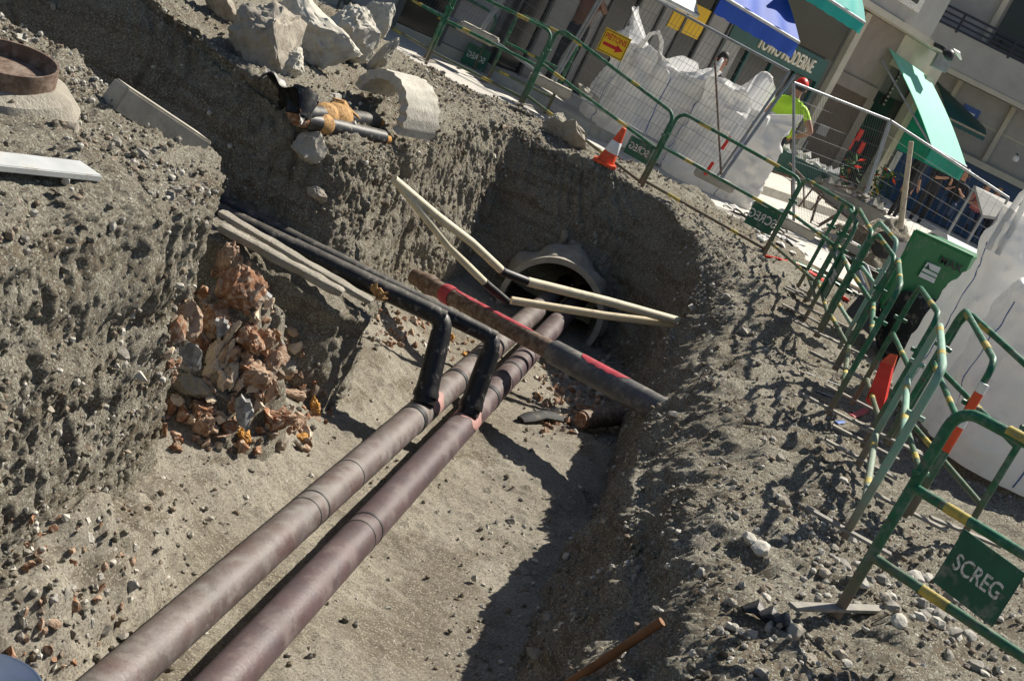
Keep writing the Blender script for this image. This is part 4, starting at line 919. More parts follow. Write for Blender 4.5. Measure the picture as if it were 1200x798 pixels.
a = aty(838, 185, 18.6); single('prop_tube', MB().tube([aty(845, 205, 18.55), aty(838, 74, 18.75)], .014, 8), 'rust_steel', 'thin rusty rod standing against the right white bag', 'steel tube')
mesh_panel(aty(930, 270, 19.2), aty(992, 292, 20.6), aty(930, 97, 19.2), aty(1042, 141, 20.6), 'tall mesh fence panel in front of the brown door', nv=40)
mesh_panel(aty(994, 292, 20.7), aty(1112, 352, 21.2), aty(1044, 142, 20.7), aty(1182, 232, 21.2), 'tall mesh fence panel under the green awning', nv=16, nh=9)
mesh_panel(aty(560, 44, 19.4), aty(641, 104, 19.1), aty(636, -70, 19.4), aty(716, -26, 19.1), 'tall mesh fence panel left of the yellow sign', nv=40)
mesh_panel(aty(420, -20, 20.4), aty(556, 44, 19.5), aty(500, -140, 20.4), aty(632, -70, 19.5), 'tall mesh fence panel at the top left behind the barriers', nv=40)
# the yellow sign
Pn = [aty(712.5, 33, 18.72), aty(742, 47.5, 18.70), aty(726.5, 72.5, 18.70), aty(697, 57.5, 18.72)]
t = thing('arrow_sign', 'yellow pedestrian sign with a red arrow hung on the mesh fence', 'sign', Pn[3])
x_ = (Pn[1] - Pn[0]).normalized(); y_ = (Pn[0] - Pn[3]); y_ = (y_ - x_ * y_.dot(x_)).normalized(); n_ = x_.cross(y_); w_s = (Pn[1] - Pn[0]).length; h_s = (Pn[0] - Pn[3]).length; C_ = sum(Pn, V((0, 0, 0))) / 4
Rm = Matrix((x_, y_, n_)).transposed()
part('board', MB().box(C_, (w_s, h_s, .012), Rm), 'sign_yellow', t)
mb = MB()
for (cx, cy, sx, sy) in ((0, h_s / 2 - .018, w_s - .02, .008), (0, -h_s / 2 + .018, w_s - .02, .008), (-w_s / 2 + .014, 0, .008, h_s - .044), (w_s / 2 - .014, 0, .008, h_s - .044)): mb.box(C_ + x_ * cx + y_ * cy + n_ * .007, (sx, sy, .004), Rm)
part('border_line', mb, 'ink', t)
text('lettering', 'PIÉTONS', h_s * .34, 'sign_red', t, C_ + y_ * h_s * .20 + n_ * .008, x_, y_, sx=.72)
mb = MB(); ar = [(-.38, -.20), (.12, -.20), (.12, -.32), (.40, -.12), (.12, .06), (.12, -.05), (-.38, -.05)]
pp = [C_ + x_ * (u * w_s) + y_ * (v * h_s * .9) + n_ * .009 for u, v in ar]
mb.add(pp + [p - n_ * .003 for p in pp], [tuple(range(7)), tuple(range(13, 6, -1))] + [(i, (i + 1) % 7, (i + 1) % 7 + 7, i + 7) for i in range(7)])
part('arrow', mb, 'sign_red', t, smooth=False)

# ------------------------------------------------------------------ big white bulk bags
def bulk_bag(c, w, dpt, h, rz, label, group, seed, loops=((-1, -1), (1, -1), (1, 1), (-1, 1)), loop_h=.4, neck=0.0, seams=True, crumple=1.0, peak=None, tent=0.0, toff=(0, 0)):
    c = V(c); t = thing('bulk_bag', label, 'bulk bag', c, 0, group); ca, sa = math.cos(rz), math.sin(rz)
    peak = peak or [.25] * 4
    def surf(u, v):
        q = u * 2 * PI + PI / 4; cx, cy = math.cos(q), math.sin(q); e = 1 / (abs(cx) ** 5 + abs(cy) ** 5) ** .2
        if tent and v >= .5:
            s = (v - .5) / .5; z = h + tent * s ** .85; k = .95 - .84 * s ** .8 - .03 * math.sin(s * 9)
        elif tent:
            s = v / .5; z = h * s; k = 1 + .05 * math.sin(s * PI) - .05 * s - .06 * (1 - s) ** 6
        elif v < .78:
            s = v / .78; z = h * s; k = 1 + .07 * math.sin(s * PI) - .05 * s - .06 * (1 - s) ** 6
        else:
            s = (v - .78) / .22; 
            cor = max(0, abs(math.cos(2 * (q - PI / 4)) ) ) ; kidx = int(((q - PI / 4 + PI / 4) % (2 * PI)) // (PI / 2)) % 4
            z = h + peak[kidx] * (abs(math.sin(q) * math.cos(q)) * 2) ** 3 * s + .10 * s; k = .95 - (.10 + neck) * s
        x, y = cx * e * w / 2 * k, cy * e * dpt / 2 * k
        if tent and v > .5: x += toff[0] * s; y += toff[1] * s
        p = np.array([[x + c.x, y + c.y, z + seed * 3.1]]); up_ = 1 + 1.8 * max(0, v - .55)
        d = crumple * up_ * (.034 * vn(p, 2.4, seed)[0] + .026 * (1 - 2 * abs(vn(p, (4.6, 4.6, 2.6), seed + 1)[0])) + .014 * (1 - 2 * abs(vn(p, 9, seed + 2)[0])))
        x += cx * e * d; y += cy * e * d; z += d * .4 * (v > .7)
        return V((c.x + x * ca - y * sa, c.y + x * sa + y * ca, c.z + z))
    mb = MB(); nu, nv = 96, 60; mb.grid(surf, nu, nv, closeu=True); m = len(mb.v)
    mb.f += [tuple(range(nu - 1, -1, -1))]; mb.mi += [0]
    mb.grid(lambda u, v: surf(u, .995) * (1 - .85 * v) + (c + V((toff[0], toff[1], h * .92 + tent))) * (.85 * v), nu, 8, closeu=True); m = len(mb.v); mb.f += [tuple(range(m - nu, m))]; mb.mi += [0]
    part('body', mb, 'bag', t)
    for k, (i, j) in enumerate(loops):
        u0 = (math.atan2(j, i) - PI / 4) / (2 * PI) % 1.0; a = surf((u0 - .035) % 1, .9); b = surf((u0 + .035) % 1, .9); tip = (a + b) / 2 + V((i * .03, j * .03, loop_h)); 
        part('lifting_loop', MB().tube([a - V((0, 0, .25)), a, a * .25 + tip * .75 + (a - b) * .15, tip, b * .25 + tip * .75 + (b - a) * .15, b, b - V((0, 0, .25))], .028, 8, flat=.35), 'bag', t)
    if seams:
        for u0 in (.11, .39, .61, .86):
            part('blue_seam', MB().tube([surf(u0, v) for v in np.linspace(.02, .76, 30)], .007, 6), 'bag_blue', t)
    return t
bulk_bag((.18, 20.3, 0.0), 1.25, 1.2, 1.12, .35, 'white bulk bag left of the pair behind the mesh fence', 'white bulk bags behind the mesh fence', 21, loops=((-1, 1), (-.8, -1), (1, -1)), loop_h=.32, peak=[.18, .45, .12, .22], crumple=1.9)
bulk_bag((1.33, 20.2, -.12), 1.22, 1.2, 1.22, .5, 'white bulk bag right of the pair, beside the man in the yellow vest', 'white bulk bags behind the mesh fence', 31, loops=((1, 1),), loop_h=.25, peak=[.5, .12, .20, .16], crumple=2.2)
bulk_bag((3.78, 12.6, -.15), 1.05, 1.0, 1.05, .1, 'tall white bulk bag pulled up to a point at the right edge', 'white bulk bags at the right edge', 41, loops=((-.05, -.05),), loop_h=.36, tent=.80, toff=(-.52, -.15), crumple=1.0)
bulk_bag((3.86, 11.3, -.1), 1.08, 1.08, 1.25, .12, 'nearest white bulk bag at the right edge behind the barriers', 'white bulk bags at the right edge', 51, loops=((1, 1),), loop_h=.2, peak=[.3, .12, .1, .35], crumple=1.1)

# ------------------------------------------------------------------ green dumper, mound, car
mp = lambda px, py, Y=14.5: aty(px, py, Y)
t = thing('mini_dumper', 'small green site dumper behind the barriers, skip towards the camera', 'dumper', (3.6, 14.6, 0))
F_ = [mp(1073, 270), mp(1140, 301), mp(1098, 392), mp(1030, 358)]; dv = V((.45, .85, 0)); ins = V((0, 0, -.0))
mb = MB(); mb.hexa(F_ + [p + dv * (1.0 if i < 2 else .75) for i, p in enumerate(F_)]); part('skip', mb, 'machine_green', t, smooth=False)
fx = (F_[1] - F_[0]).normalized(); fy = (F_[0] - F_[3]).normalized(); fn_ = fx.cross(fy).normalized(); fn_ = fn_ if fn_.y < 0 else -fn_
mb = MB()
for a, b in ((F_[0], F_[1]), (F_[0], F_[3]), (F_[3], F_[2])): mb.tube([a + fn_ * .005, b + fn_ * .005], .018, 8)
part('skip_rim', mb, 'machine_green', t)
sc_ = [mp(1086.5, 307, 14.46), mp(1102.5, 313.5, 14.46), mp(1094, 332, 14.46), mp(1076, 323.5, 14.46)]
mb = MB(); mb.hexa([p + fn_ * .012 for p in sc_] + [p + fn_ * .002 for p in sc_]); stk = part('sticker', mb, 'sticker', t, smooth=False)
cc = sum(sc_, V((0, 0, 0))) / 4
def onp(px, py, off=.016): return mp(px, py, 14.46) + fn_ * off
mb = MB()
for (x0, y0, x1, y1) in ((1080, 318, 1097, 326), (1083, 313, 1099, 321)): mb.tube([onp(x0, y0), onp(x1, y1)], .006, 4)
o = part('sticker_stripe', mb, 'machine_green', stk)
mb = MB(); q = [onp(1085, 313), onp(1088, 309), onp(1089, 315)]; mb.add(q + [p - fn_ * .003 for p in q], [(0, 1, 2), (5, 4, 3), (0, 3, 4, 1), (1, 4, 5, 2), (2, 5, 3, 0)]); part('sticker_mark', mb, 'ink', stk)
text('lettering', 'MAX', .11, 'ink', t, onp(1114, 310), fx, fy, depth=.003)
def wheel(c, R_, w, axis, parent, red=False):
    ax_ = V(axis).normalized()
    ty = MB().lathe([(R_ * .55, -w / 2), (R_ * .86, -w / 2), (R_, -w * .3), (R_ * 1.0, w * .3), (R_ * .86, w / 2), (R_ * .55, w / 2)], 36, ax_, c)
    wh = part('wheel', ty, 'rubber', parent)
    part('rim', MB().lathe([(R_ * .55, -w * .42), (R_ * .58, -w * .2), (R_ * .58, w * .2), (R_ * .55, w * .44), (R_ * .42, w * .46), (R_ * .36, w * .30), (R_ * .1, w * .30), (R_ * .08, w * .40)], 30, ax_, c), 'rim', wh)
    mb = MB(); s1 = ax_.orthogonal().normalized(); s2 = ax_.cross(s1)
    for k in range(8): q = k * PI / 4; p = V(c) + (s1 * math.cos(q) + s2 * math.sin(q)) * R_ * .27 + ax_ * w * .30; mb.tube([p, p + ax_ * .012], R_ * .05, 8)
    part('rim_hole', mb, 'ink', wh)
    if red: part('red_ring', MB().lathe([(R_ * .56, w * .44), (R_ * .60, w * .47), (R_ * .52, w * .48), (R_ * .50, w * .45)], 30, ax_, c), 'red_plastic', wh)
wc = aty(1066, 384, 14.35); wheel(wc, .36, .30, (-.8, -.58, 0), t, True)
wheel(wc + V((.75, -.25, 0)), .36, .3, (-.8, -.58, 0), t, True)
mb = MB(); mb.box(wc + V((.5, .55, .12)), (1.2, 1.3, .22), Euler((0, 0, .5)).to_matrix(), bev=.03); part('chassis', mb, 'ink', t)
part('strut', MB().tube([aty(1005, 318, 14.3), aty(1018, 352, 14.2)], .035, 10), 'galv', t); part('strut', MB().tube([aty(1014, 312, 14.35), aty(1027, 347, 14.25)], .03, 10), 'galv', t)
mb = MB(); mb.hexa([aty(1008, 345, 14.2), aty(1030, 356, 14.2), aty(1018, 392, 14.1), aty(990, 366, 14.1), aty(1010, 345, 14.6), aty(1034, 356, 14.6), aty(1022, 390, 14.5), aty(994, 366, 14.5)]); part('front_guard', mb, 'ink', t, smooth=False)
heap('dirt_mound', 4.25, 21.4, 1.2, .9, -.1, .80, 'soil', 530, 0.2, 90, 1.0)
heap('dirt_mound', 1.2, 17.9, .8, .35, -.1, .25, 'soil', 540, 0.1, 50, 1.0)
# white car seen over the skip
t = thing('parked_car', 'white car beyond the green dumper, only its roof and side windows in view', 'car', (4.85, 18.0, -.36), PI / 2, None, local=True); t.scale = (.95, .95, .93)
prof = [(-2.0, .35), (-2.05, .7), (-1.5, .88), (-.75, .95), (-.15, 1.33), (.35, 1.42), (1.0, 1.38), (1.55, 1.0), (1.95, .92), (2.05, .55), (2.0, .35)]
mb = MB(); n = len(prof); W2 = .82
vs = []
for y in (-W2, W2):
    for (x, z) in prof: k = 1 - .22 * max(0, (z - .9)) / .5; vs.append((x, y * k, z))
mb.add(vs, [tuple(range(n)), tuple(range(2 * n - 1, n - 1, -1))] + [(i, i + n, (i + 1) % n + n, (i + 1) % n) for i in range(n)]); part('body', mb, 'car_white', t)
for s in (-1, 1):
    for q in ([(-.62, .98), (-.12, 1.27), (.2, 1.34), (.2, .98)], [(.28, .98), (.28, 1.35), (.95, 1.31), (1.3, 1.02)]):
        mb = MB(); P4 = [(x, s * W2 * (1 - .22 * max(0, z - .9) / .5) + s * .006, z) for x, z in q]; mb.hexa(P4 + [(x, y - s * .02, z) for x, y, z in P4]); part('side_window', mb, 'shop_glass', t, smooth=False)
mb = MB(); P4 = [(-.80, -.66, .98), (-.2, -.60, 1.33), (-.2, .60, 1.33), (-.80, .66, .98)]; mb.hexa([(x - .02, y, z + .012) for x, y, z in P4] + [(x + .02, y, z - .02) for x, y, z in P4]); part('windscreen', mb, 'shop_glass', t, smooth=False)
for x in (-1.3, 1.3):
    for s in (-1, 1):
        w0 = part('wheel', MB().lathe([(.18, -.1), (.30, -.1), (.32, -.06), (.32, .06), (.30, .1), (.18, .1)], 28, (0, 1, 0), (x, s * .74, .32)), 'rubber', t)

# ------------------------------------------------------------------ wheelbarrows
def barrow(loc, rz, tray_mat, label, fill):
    t = thing('wheelbarrow', label, 'wheelbarrow', loc, rz, 'wheelbarrows by the mesh fence', local=True)
    B_ = [(-.30, -.24, .36), (.30, -.20, .30), (.30, .20, .30), (-.30, .24, .36)]; T_ = [(-.48, -.34, .62), (.52, -.32, .60), (.52, .32, .60), (-.48, .34, .62)]
    mb = MB(); mb.add(B_ + T_, [(3, 2, 1, 0), (0, 1, 5, 4), (1, 2, 6, 5), (2, 3, 7, 6), (3, 0, 4, 7)]); mb.add([(x * .96, y * .95, z + .01) for x, y, z in B_ + T_], [(0, 1, 2, 3), (4, 5, 1, 0), (5, 6, 2, 1), (6, 7, 3, 2), (7, 4, 0, 3)])
    part('tray', mb, tray_mat, t)
    for s in (-1, 1):
        part('handle', MB().tube([(.72, s * .05, .20), (.3, s * .2, .27), (-.4, s * .27, .42), (-1.0, s * .3, .62)], .017, 8), 'rust_steel', t)
        part('leg', MB().tube([(-.05, s * .22, .30), (-.22, s * .22, .02), (-.34, s * .22, .02), (-.42, s * .25, .40)], .014, 8), 'rust_steel', t)
    w0 = part('wheel', MB().lathe([(.10, -.04), (.17, -.05), (.20, -.02), (.20, .02), (.17, .05), (.10, .04)], 24, (0, 1, 0), (.72, 0, .2)), 'rubber', t)
    part('rim', MB().lathe([(.10, -.035), (.03, -.03), (.03, .03), (.10, .035)], 20, (0, 1, 0), (.72, 0, .2)), 'rim', w0)
    mb = MB(); R = random.Random(len(label))
    for k in range(26):
        s = R.uniform(.05, .1); x, y = R.uniform(-.4, .42), R.uniform(-.24, .24); z = .60 + R.uniform(-.02, .1) * (1 - abs(x)); q = [V((R.uniform(-1, 1), R.uniform(-1, 1), R.uniform(-.8, .8))).normalized() * s for _ in range(6)]
        o = [V((s, 0, 0)), V((0, s, 0)), V((-s, 0, 0)), V((0, -s, 0)), V((0, 0, s * .8)), V((0, 0, -s * .8))]; o = [V((x, y, z)) + a + b * .35 for a, b in zip(o, q)]
        mb.add(o, [(0, 1, 4), (1, 2, 4), (2, 3, 4), (3, 0, 4), (1, 0, 5), (2, 1, 5), (3, 2, 5), (0, 3, 5)])
    f = part('rubble_load', mb, fill, t, smooth=False); f['kind'] = 'stuff'
    return t
barrow((3.38, 20.7, .12), -.15, 'barrow_grey', 'grey wheelbarrow heaped with rubble in front of the brown door', 'stone_grey')
barrow((2.62, 21.2, .22), 2.6, 'shop_green', 'green wheelbarrow of rubble beside the man in the yellow vest', 'plaster')
# plaster rubble and pale debris on the ground by the fence
pool = [rock_mesh('plaster_lump', 'plaster', 950 + i, 14, 1, .15) for i in range(4)]
for i in range(40):
    px = random.uniform(845, 985); py = 235 + (px - 845) * .42 + random.uniform(-22, 26); s = random.uniform(.04, .13)
    p = hit(px, py); p = p if p.y < 30 else aty(px, py, 19.5)
    place_rock(random.choice(pool), 'plaster_lump', p, (s, s, s * .5), 'pale lump of broken plaster on the ground by the mesh fence', 'plaster', 'broken plaster by the mesh fence')
mb = MB(); c0 = hit(880, 243, .1)
mb.grid(lambda u, v: c0 + V((-.55 + 1.1 * u, -.25 + .5 * v, .06 + .08 * math.sin(u * 9 + v * 4) * math.sin(v * 7) + .04 * math.sin(u * 23))), 30, 16); mb.grid(lambda u, v: c0 + V((-.55 + 1.1 * u, -.25 + .5 * v, .05 + .08 * math.sin(u * 9 + v * 4) * math.sin(v * 7) + .04 * math.sin(u * 23))), 30, 16)
single('plastic_sheet', mb, 'bag', 'crumpled white plastic sheet on the ground under the mesh fence', 'plastic sheet')
for k in range(5):
    a = hit(868 + k * 9, 252 + k * 6, .03); pts = [a + V((.25 * math.cos(q) * (1 - k * .1), .14 * math.sin(q), .03 * k + .02 * math.sin(3 * q))) for q in np.linspace(0, 5.6, 18)]
    single('cable_coil', MB().tube(pts, .012, 6), 'black', 'thin black cable loop lying by the plastic sheet', 'cable', 'black cable loops by the plastic sheet')
# wooden stake, red and white pole
a = aty(1055, 268, 20.9); single('wooden_stake', MB().tube([a, aty(1068, 166, 20.9)], [.045, .035], 8), 'wood_pale', 'pale wooden stake standing in the dirt mound under the green awning', 'stake')
a = aty(826, 205, 18.6); b = aty(866, 145, 18.6); t = thing('striped_pole', 'red and white striped pole leaning against the mesh fence', 'pole', a)
for k in range(4): part('red_stripe' if k % 2 == 0 else 'white_stripe', MB().tube([a + (b - a) * (k / 4), a + (b - a) * ((k + 1) / 4)], .022, 8), 'red_plastic' if k % 2 == 0 else 'white', t)
for (x0, y0, x1, y1, lb) in ((600, 40, 560, 100, 'first'), (618, 42, 574, 108, 'second'), (590, 22, 548, 84, 'third')):
    pass
# ------------------------------------------------------------------ people
def skin_mesh(name, nodes, edges, root, mats, zone, sub=2):
    """one continuous body grown from a skeleton; zone(co) gives the material of a face"""
    me = bpy.data.meshes.new('tmp'); names = list(nodes); ix = {k: i for i, k in enumerate(names)}
    me.from_pydata([nodes[k][0] for k in names], [(ix[a], ix[b]) for a, b in edges], [])
    ob = bpy.data.objects.new('tmp', me); S.collection.objects.link(ob)
    md = ob.modifiers.new('s', 'SKIN'); md.use_smooth_shade = True
    for k in names:
        r = nodes[k][1]; ob.data.skin_vertices[0].data[ix[k]].radius = r if hasattr(r, '__len__') else (r, r)
    ob.data.skin_vertices[0].data[ix[root]].use_root = True
    s = ob.modifiers.new('u', 'SUBSURF'); s.levels = sub; s.render_levels = sub
    dg = bpy.context.evaluated_depsgraph_get(); m2 = bpy.data.meshes.new_from_object(ob.evaluated_get(dg)); bpy.data.objects.remove(ob); bpy.data.meshes.remove(me)
    m2.name = name; m2.materials.clear()
    for q in mats: m2.materials.append(MATS[q])
    for p in m2.polygons: p.material_index = zone(p.center); p.use_smooth = True
    o = bpy.data.objects.new(name, m2); S.collection.objects.link(o); return o
def person(loc, rz, label, top, legs, pose='stand', hair='hair', height=1.75, arms='down', vest=False, cap=None, sleeves=True, group=None):
    t = thing('person', label, 'person', loc, rz, group, local=True); t.scale = (height / 1.75,) * 3
    sit = pose == 'sit'; hz = .45 if sit else .93
    N = {'pelvis': ((0, 0, hz), (.15, .11)), 'waist': ((0, 0, hz + .15), (.14, .10)), 'chest': ((0, .0, hz + .36), (.17, .11)), 'neckb': ((0, -.01, hz + .53), (.075, .065)), 'neck': ((0, .0, hz + .60), (.055, .055)),
         'head': ((0, .02, hz + .69), (.072, .085)), 'crown': ((0, .01, hz + .78), (.072, .085)), 'nose': ((0, .115, hz + .695), (.014, .014)), 'chin': ((0, .075, hz + .635), (.03, .03))}
    E_ = [('pelvis', 'waist'), ('waist', 'chest'), ('chest', 'neckb'), ('neckb', 'neck'), ('neck', 'head'), ('head', 'crown'), ('head', 'nose'), ('head', 'chin')]
    for s, n in ((-1, 'l'), (1, 'r')):
        if sit: kn, an, to = (s * .13, .42, .47), (s * .13, .44, .08), (s * .14, .60, .03)
        else: kn, an, to = (s * .11, .02, .49), (s * .12, -.02, .08), (s * .15, .13, .03)
        N['hip' + n] = ((s * .095, .0, hz - .04), .095); N['knee' + n] = (kn, .062); N['calf' + n] = (tuple((a * .6 + b * .4) for a, b in zip(kn, an)), .056); N['ankle' + n] = (an, .043); N['toe' + n] = (to, (.045, .03))
        E_ += [('pelvis', 'hip' + n), ('hip' + n, 'knee' + n), ('knee' + n, 'calf' + n), ('calf' + n, 'ankle' + n), ('ankle' + n, 'toe' + n)]
        sh = (s * .19, 0, hz + .47)
        a = arms if isinstance(arms, str) else arms[n]
        if a == 'hip': el, wr, hd = (s * .43, -.08, hz + .22), (s * .24, .04, hz + .06), (s * .18, .10, hz + .02)
        elif a == 'front': el, wr, hd = (s * .27, .10, hz + .20), (s * .14, .30, hz + .28), (s * .09, .37, hz + .33)
        elif a == 'up': el, wr, hd = (s * .36, .12, hz + .38), (s * .22, .22, hz + .58), (s * .16, .24, hz + .66)
        else: el, wr, hd = (s * .25, -.03, hz + .19), (s * .27, .06, hz - .05), (s * .27, .09, hz - .13)
        N['sh' + n] = (sh, .062); N['el' + n] = (el, .043); N['wr' + n] = (wr, .029); N['palm' + n] = (hd, (.035, .018))
        E_ += [('chest', 'sh' + n), ('sh' + n, 'el' + n), ('el' + n, 'wr' + n), ('wr' + n, 'palm' + n)]
        dv = (V(hd) - V(wr)).normalized(); sv = dv.cross(V((s, .2, .3))).normalized()
        for k in range(5):
            base = V(hd) + sv * (.026 - .013 * k) if k < 4 else V(hd) - dv * .03 + sv * .035
            tp_ = base + dv * (.07 - .008 * abs(k - 1.3)) + V((-s * .015, 0, 0)) if k < 4 else base + dv * .035 + sv * .03
            N[f'f{n}{k}'] = (tuple(base + dv * .02), .0085); N[f'g{n}{k}'] = (tuple(tp_), .0075); E_ += [('palm' + n, f'f{n}{k}'), (f'f{n}{k}', f'g{n}{k}')]
    NV = {k: V(v[0]) for k, v in N.items()}
    def zone(c):
        best, bd = 'pelvis', 9
        for k, q in NV.items():
            d_ = (q - c).length
            if d_ < bd: best, bd = k, d_
        if best in ('head', 'crown', 'nose', 'chin', 'neck') or best[:4] == 'palm' or best[:2] in ('wr', 'fl', 'fr', 'gl', 'gr'): return 0
        if best[:2] == 'el': return 1 if sleeves else 0
        if best[:3] in ('toe', 'ank'): return 3
        if best[:3] in ('hip', 'kne', 'cal') or best == 'pelvis': return 2
        return 1
    b = skin_mesh('body', N, E_, 'pelvis', ['skin', top, legs, 'cloth_dark'], zone); b.parent = t
    hd = V((0, .005, hz + .735))
    if hair:
        mb = MB(); mb.grid(lambda u, v: hd + V((math.cos(u * 2 * PI) * .088 * math.sin(v * 1.75 + .02), -.02 + math.sin(u * 2 * PI) * .108 * math.sin(v * 1.75 + .02) - .012 * v, .115 * math.cos(v * 1.75 + .02) - (.05 * v if math.sin(u * 2 * PI) < .1 else -.02 * v))), 24, 12, closeu=True); part('hair', mb, hair, t)
    for s in (-1, 1):
        part('ear', MB().tube([hd + V((s * .078, .0, -.07)), hd + V((s * .09, -.01, -.045)), hd + V((s * .084, -.005, -.02))], [.008, .013, .009], 8), 'skin', t)
        part('eye', MB().lathe([(.0005, .0), (.008, .002), (.0105, .006), (.006, .010), (.0005, .012)], 10, (0, 1, 0), hd + V((s * .031, .075, -.03))), 'ink', t)
    part('mouth', MB().tube([hd + V((-.022, .090, -.085)), hd + V((0, .096, -.084)), hd + V((.022, .090, -.085))], .005, 6), 'cloth_pink', t)
    if vest:
        def vs(u, v):
            q = u * 2 * PI; z = hz + .02 + v * .51; k = 1.0 if v < .75 else 1 - (v - .75) * 1.1
            return V((math.cos(q) * (.195 + .02 * math.sin(v * 3)) * k, math.sin(q) * (.150 - .01 * v) * (1 - .3 * max(0, v - .8) / .2), z + .006 * math.sin(q * 5 + v * 4)))
        part('vest', MB().grid(vs, 40, 16, closeu=True), 'vest', t)
        mb = MB(); mb.grid(lambda u, v: (lambda p: V((p.x * 1.02, p.y * 1.02, p.z)))(vs(u, .34 + .1 * v)), 40, 3, closeu=True); part('reflective_band', mb, 'reflect', t)
    if cap:
        part('cap', MB().grid(lambda u, v: hd + V((math.cos(u * 2 * PI) * .098 * math.sin(v * 1.5 + .02), -.015 + math.sin(u * 2 * PI) * .118 * math.sin(v * 1.5 + .02), .125 * math.cos(v * 1.5 + .02) - .01)), 24, 10, closeu=True), cap, t)
    return t
person((2.0, 20.55, .1), -.15, 'man in a yellow reflective vest seen from behind, hand on hip, red cap', 'vest', 'trousers', arms={'l': 'down', 'r': 'hip'}, vest=True, cap='red_plastic', sleeves=False, height=1.74)
person((.92, 21.6, -.05), PI + .2, 'dark haired man looking over the gap between the two white bulk bags', 'cloth_dark', 'trousers', arms='down', height=1.72)
person((-1.12, 20.9, .15), PI - .5, 'bare armed person in brown by the shopfront at the top, arms raised', 'cloth_brown', 'trousers', arms='up', sleeves=False, height=1.72)
person((6.75, 32.5, 0), PI + .4, 'person in black standing under the green awning', 'cloth_dark', 'cloth_dark', arms='front', height=1.72)
person((7.35, 33.0, .35), PI - .3, 'seated person in dark clothes with dark hair beyond the fence', 'cloth_dark', 'denim', 'sit', arms='front', height=1.7)
person((8.05, 33.6, .35), PI + .1, 'seated person in a pink top beyond the fence', 'cloth_pink', 'denim', 'sit', arms='front', sleeves=False, height=1.6)
person((8.5, 34.3, .35), PI - .2, 'seated person in white half hidden behind the one in pink', 'cloth_white', 'cloth_dark', 'sit', arms='front', height=1.6, hair='tape_brown')
person((5.9, 30.6, 0), PI + .9, 'dark figure in the shade beside the wooden stake', 'cloth_dark', 'cloth_dark', arms='down', height=1.75)

# ------------------------------------------------------------------ the building along the street
FA = math.radians(36); fd = V((math.sin(FA), math.cos(FA), 0)); fn = V((math.cos(FA), -math.sin(FA), 0)); F0 = V((4.65, 30.0, 0))
def fac(px, py, off=0.0):
    r = V(ray(px, py)); e = V(EYE); p0 = F0 + fn * off; k = (p0 - e).dot(fn) / r.dot(fn); return e + r * k
def fs(p): q = p - F0; return q.dot(fd), p.z
def fpt(s, z, off): return F0 + fd * s + V((0, 0, z)) + fn * off
bld = thing('street_building', 'grey building with shops, awnings and a projecting upper floor along the street', 'building', (F0.x, F0.y, 0))
def fbox(name, s0, s1, z0, z1, o0, o1, mat, parent=bld, label=None, smooth=False):
    mb = MB(); mb.hexa([fpt(s0, z0, o1), fpt(s1, z0, o1), fpt(s1, z1, o1), fpt(s0, z1, o1), fpt(s0, z0, o0), fpt(s1, z0, o0), fpt(s1, z1, o0), fpt(s0, z1, o0)])
    return part(name, mb, mat, parent, smooth, label)
SZ = fs(fac(1060, 34))[1]
sC = fs(fac(1100, 30, .45))[0]
ZS = 3.25
sl_ = fs(fac(1011, 0, .45)); sr_ = fs(fac(1108, 68, .45)); ZS = (sl_[1] + sr_[1]) / 2
fbox('ground_floor_wall', -11.5, 1.3, -.1, ZS - .0, -.4, 0, 'facade_dark')
fbox('upper_wall', -11.5, sC, ZS + .1, ZS + 5, -4, .42, 'facade_grey')
fbox('soffit_ledge', -11.5, sr_[0], ZS - .02, ZS + .1, -.4, .47, 'facade_beige')
fbox('side_wall', .9, 1.3, -.1, ZS - .02, -8, -.4, 'facade_beige')
def fpoly(name, pxs, off, th, mat, parent=bld, label=None):
    """an upright rectangle on the facade spanning two picture corners"""
    a = fs(fac(*pxs[0], off)); b = fs(fac(*pxs[1], off)); return fbox(name, min(a[0], b[0]), max(a[0], b[0]), min(a[1], b[1]), max(a[1], b[1]), off - th, off, mat, parent, label)
# upper window at the top
w = fpoly('window_frame', ((1052, -24), (1076, 16)), .47, .08, 'white_paint'); 
a = fs(fac(1056, -20, .48)); b = fs(fac(1074, 9, .48)); fbox('pane', a[0] + .02, b[0] - .02, b[1] + .05, a[1], .45, .475, 'shop_glass', w)
# ground floor, from the near end to the corner
S_ = lambda px, py: fs(fac(px, py))[0]
for k in range(16):                                   # grey shopfront panels on the near part
    s0 = -11.4 + k * .62
    if s0 > -5.9: break
    fbox('shopfront_panel', s0 + .02, s0 + .58, .12, ZS - .7, 0, .05, 'panel_grey' if k % 3 else 'shop_glass')
    fbox('mullion', s0 - .03, s0 + .02, .1, ZS - .6, 0, .09, 'facade_dark')
fbox('plinth', -11.5, 1.3, -.1, .11, 0, .07, 'facade_beige')
fbox('yellow_poster', S_(770, 45), S_(805, 62), 1.62, 2.12, .05, .07, 'sign_yellow', label='dull yellow poster on the shopfront')
sa, sb = S_(838, 62), S_(957, 90)
zl = fs(fac(925, 66, .1))[1]
fas = fbox('shop_fascia', sa, sb, zl - .20, zl + .22, 0, .10, 'shop_green')
p_l, p_r = fac(891, 46, .12), fac(953, 80, .12)
mid_ = (p_l + p_r) / 2
tx = text('fascia_lettering', 'TOWO MODERNE', .34, 'sign_letter', fas, fpt(fs(mid_)[0], zl, .11), fd, (0, 0, 1), depth=.02)
wid = max(v.co.dot(fd) for v in tx.data.vertices) - min(v.co.dot(fd) for v in tx.data.vertices); want = (fs(p_r)[0] - fs(p_l)[0])
ctr_ = sum(((v.co) for v in tx.data.vertices), V((0, 0, 0))) / len(tx.data.vertices)
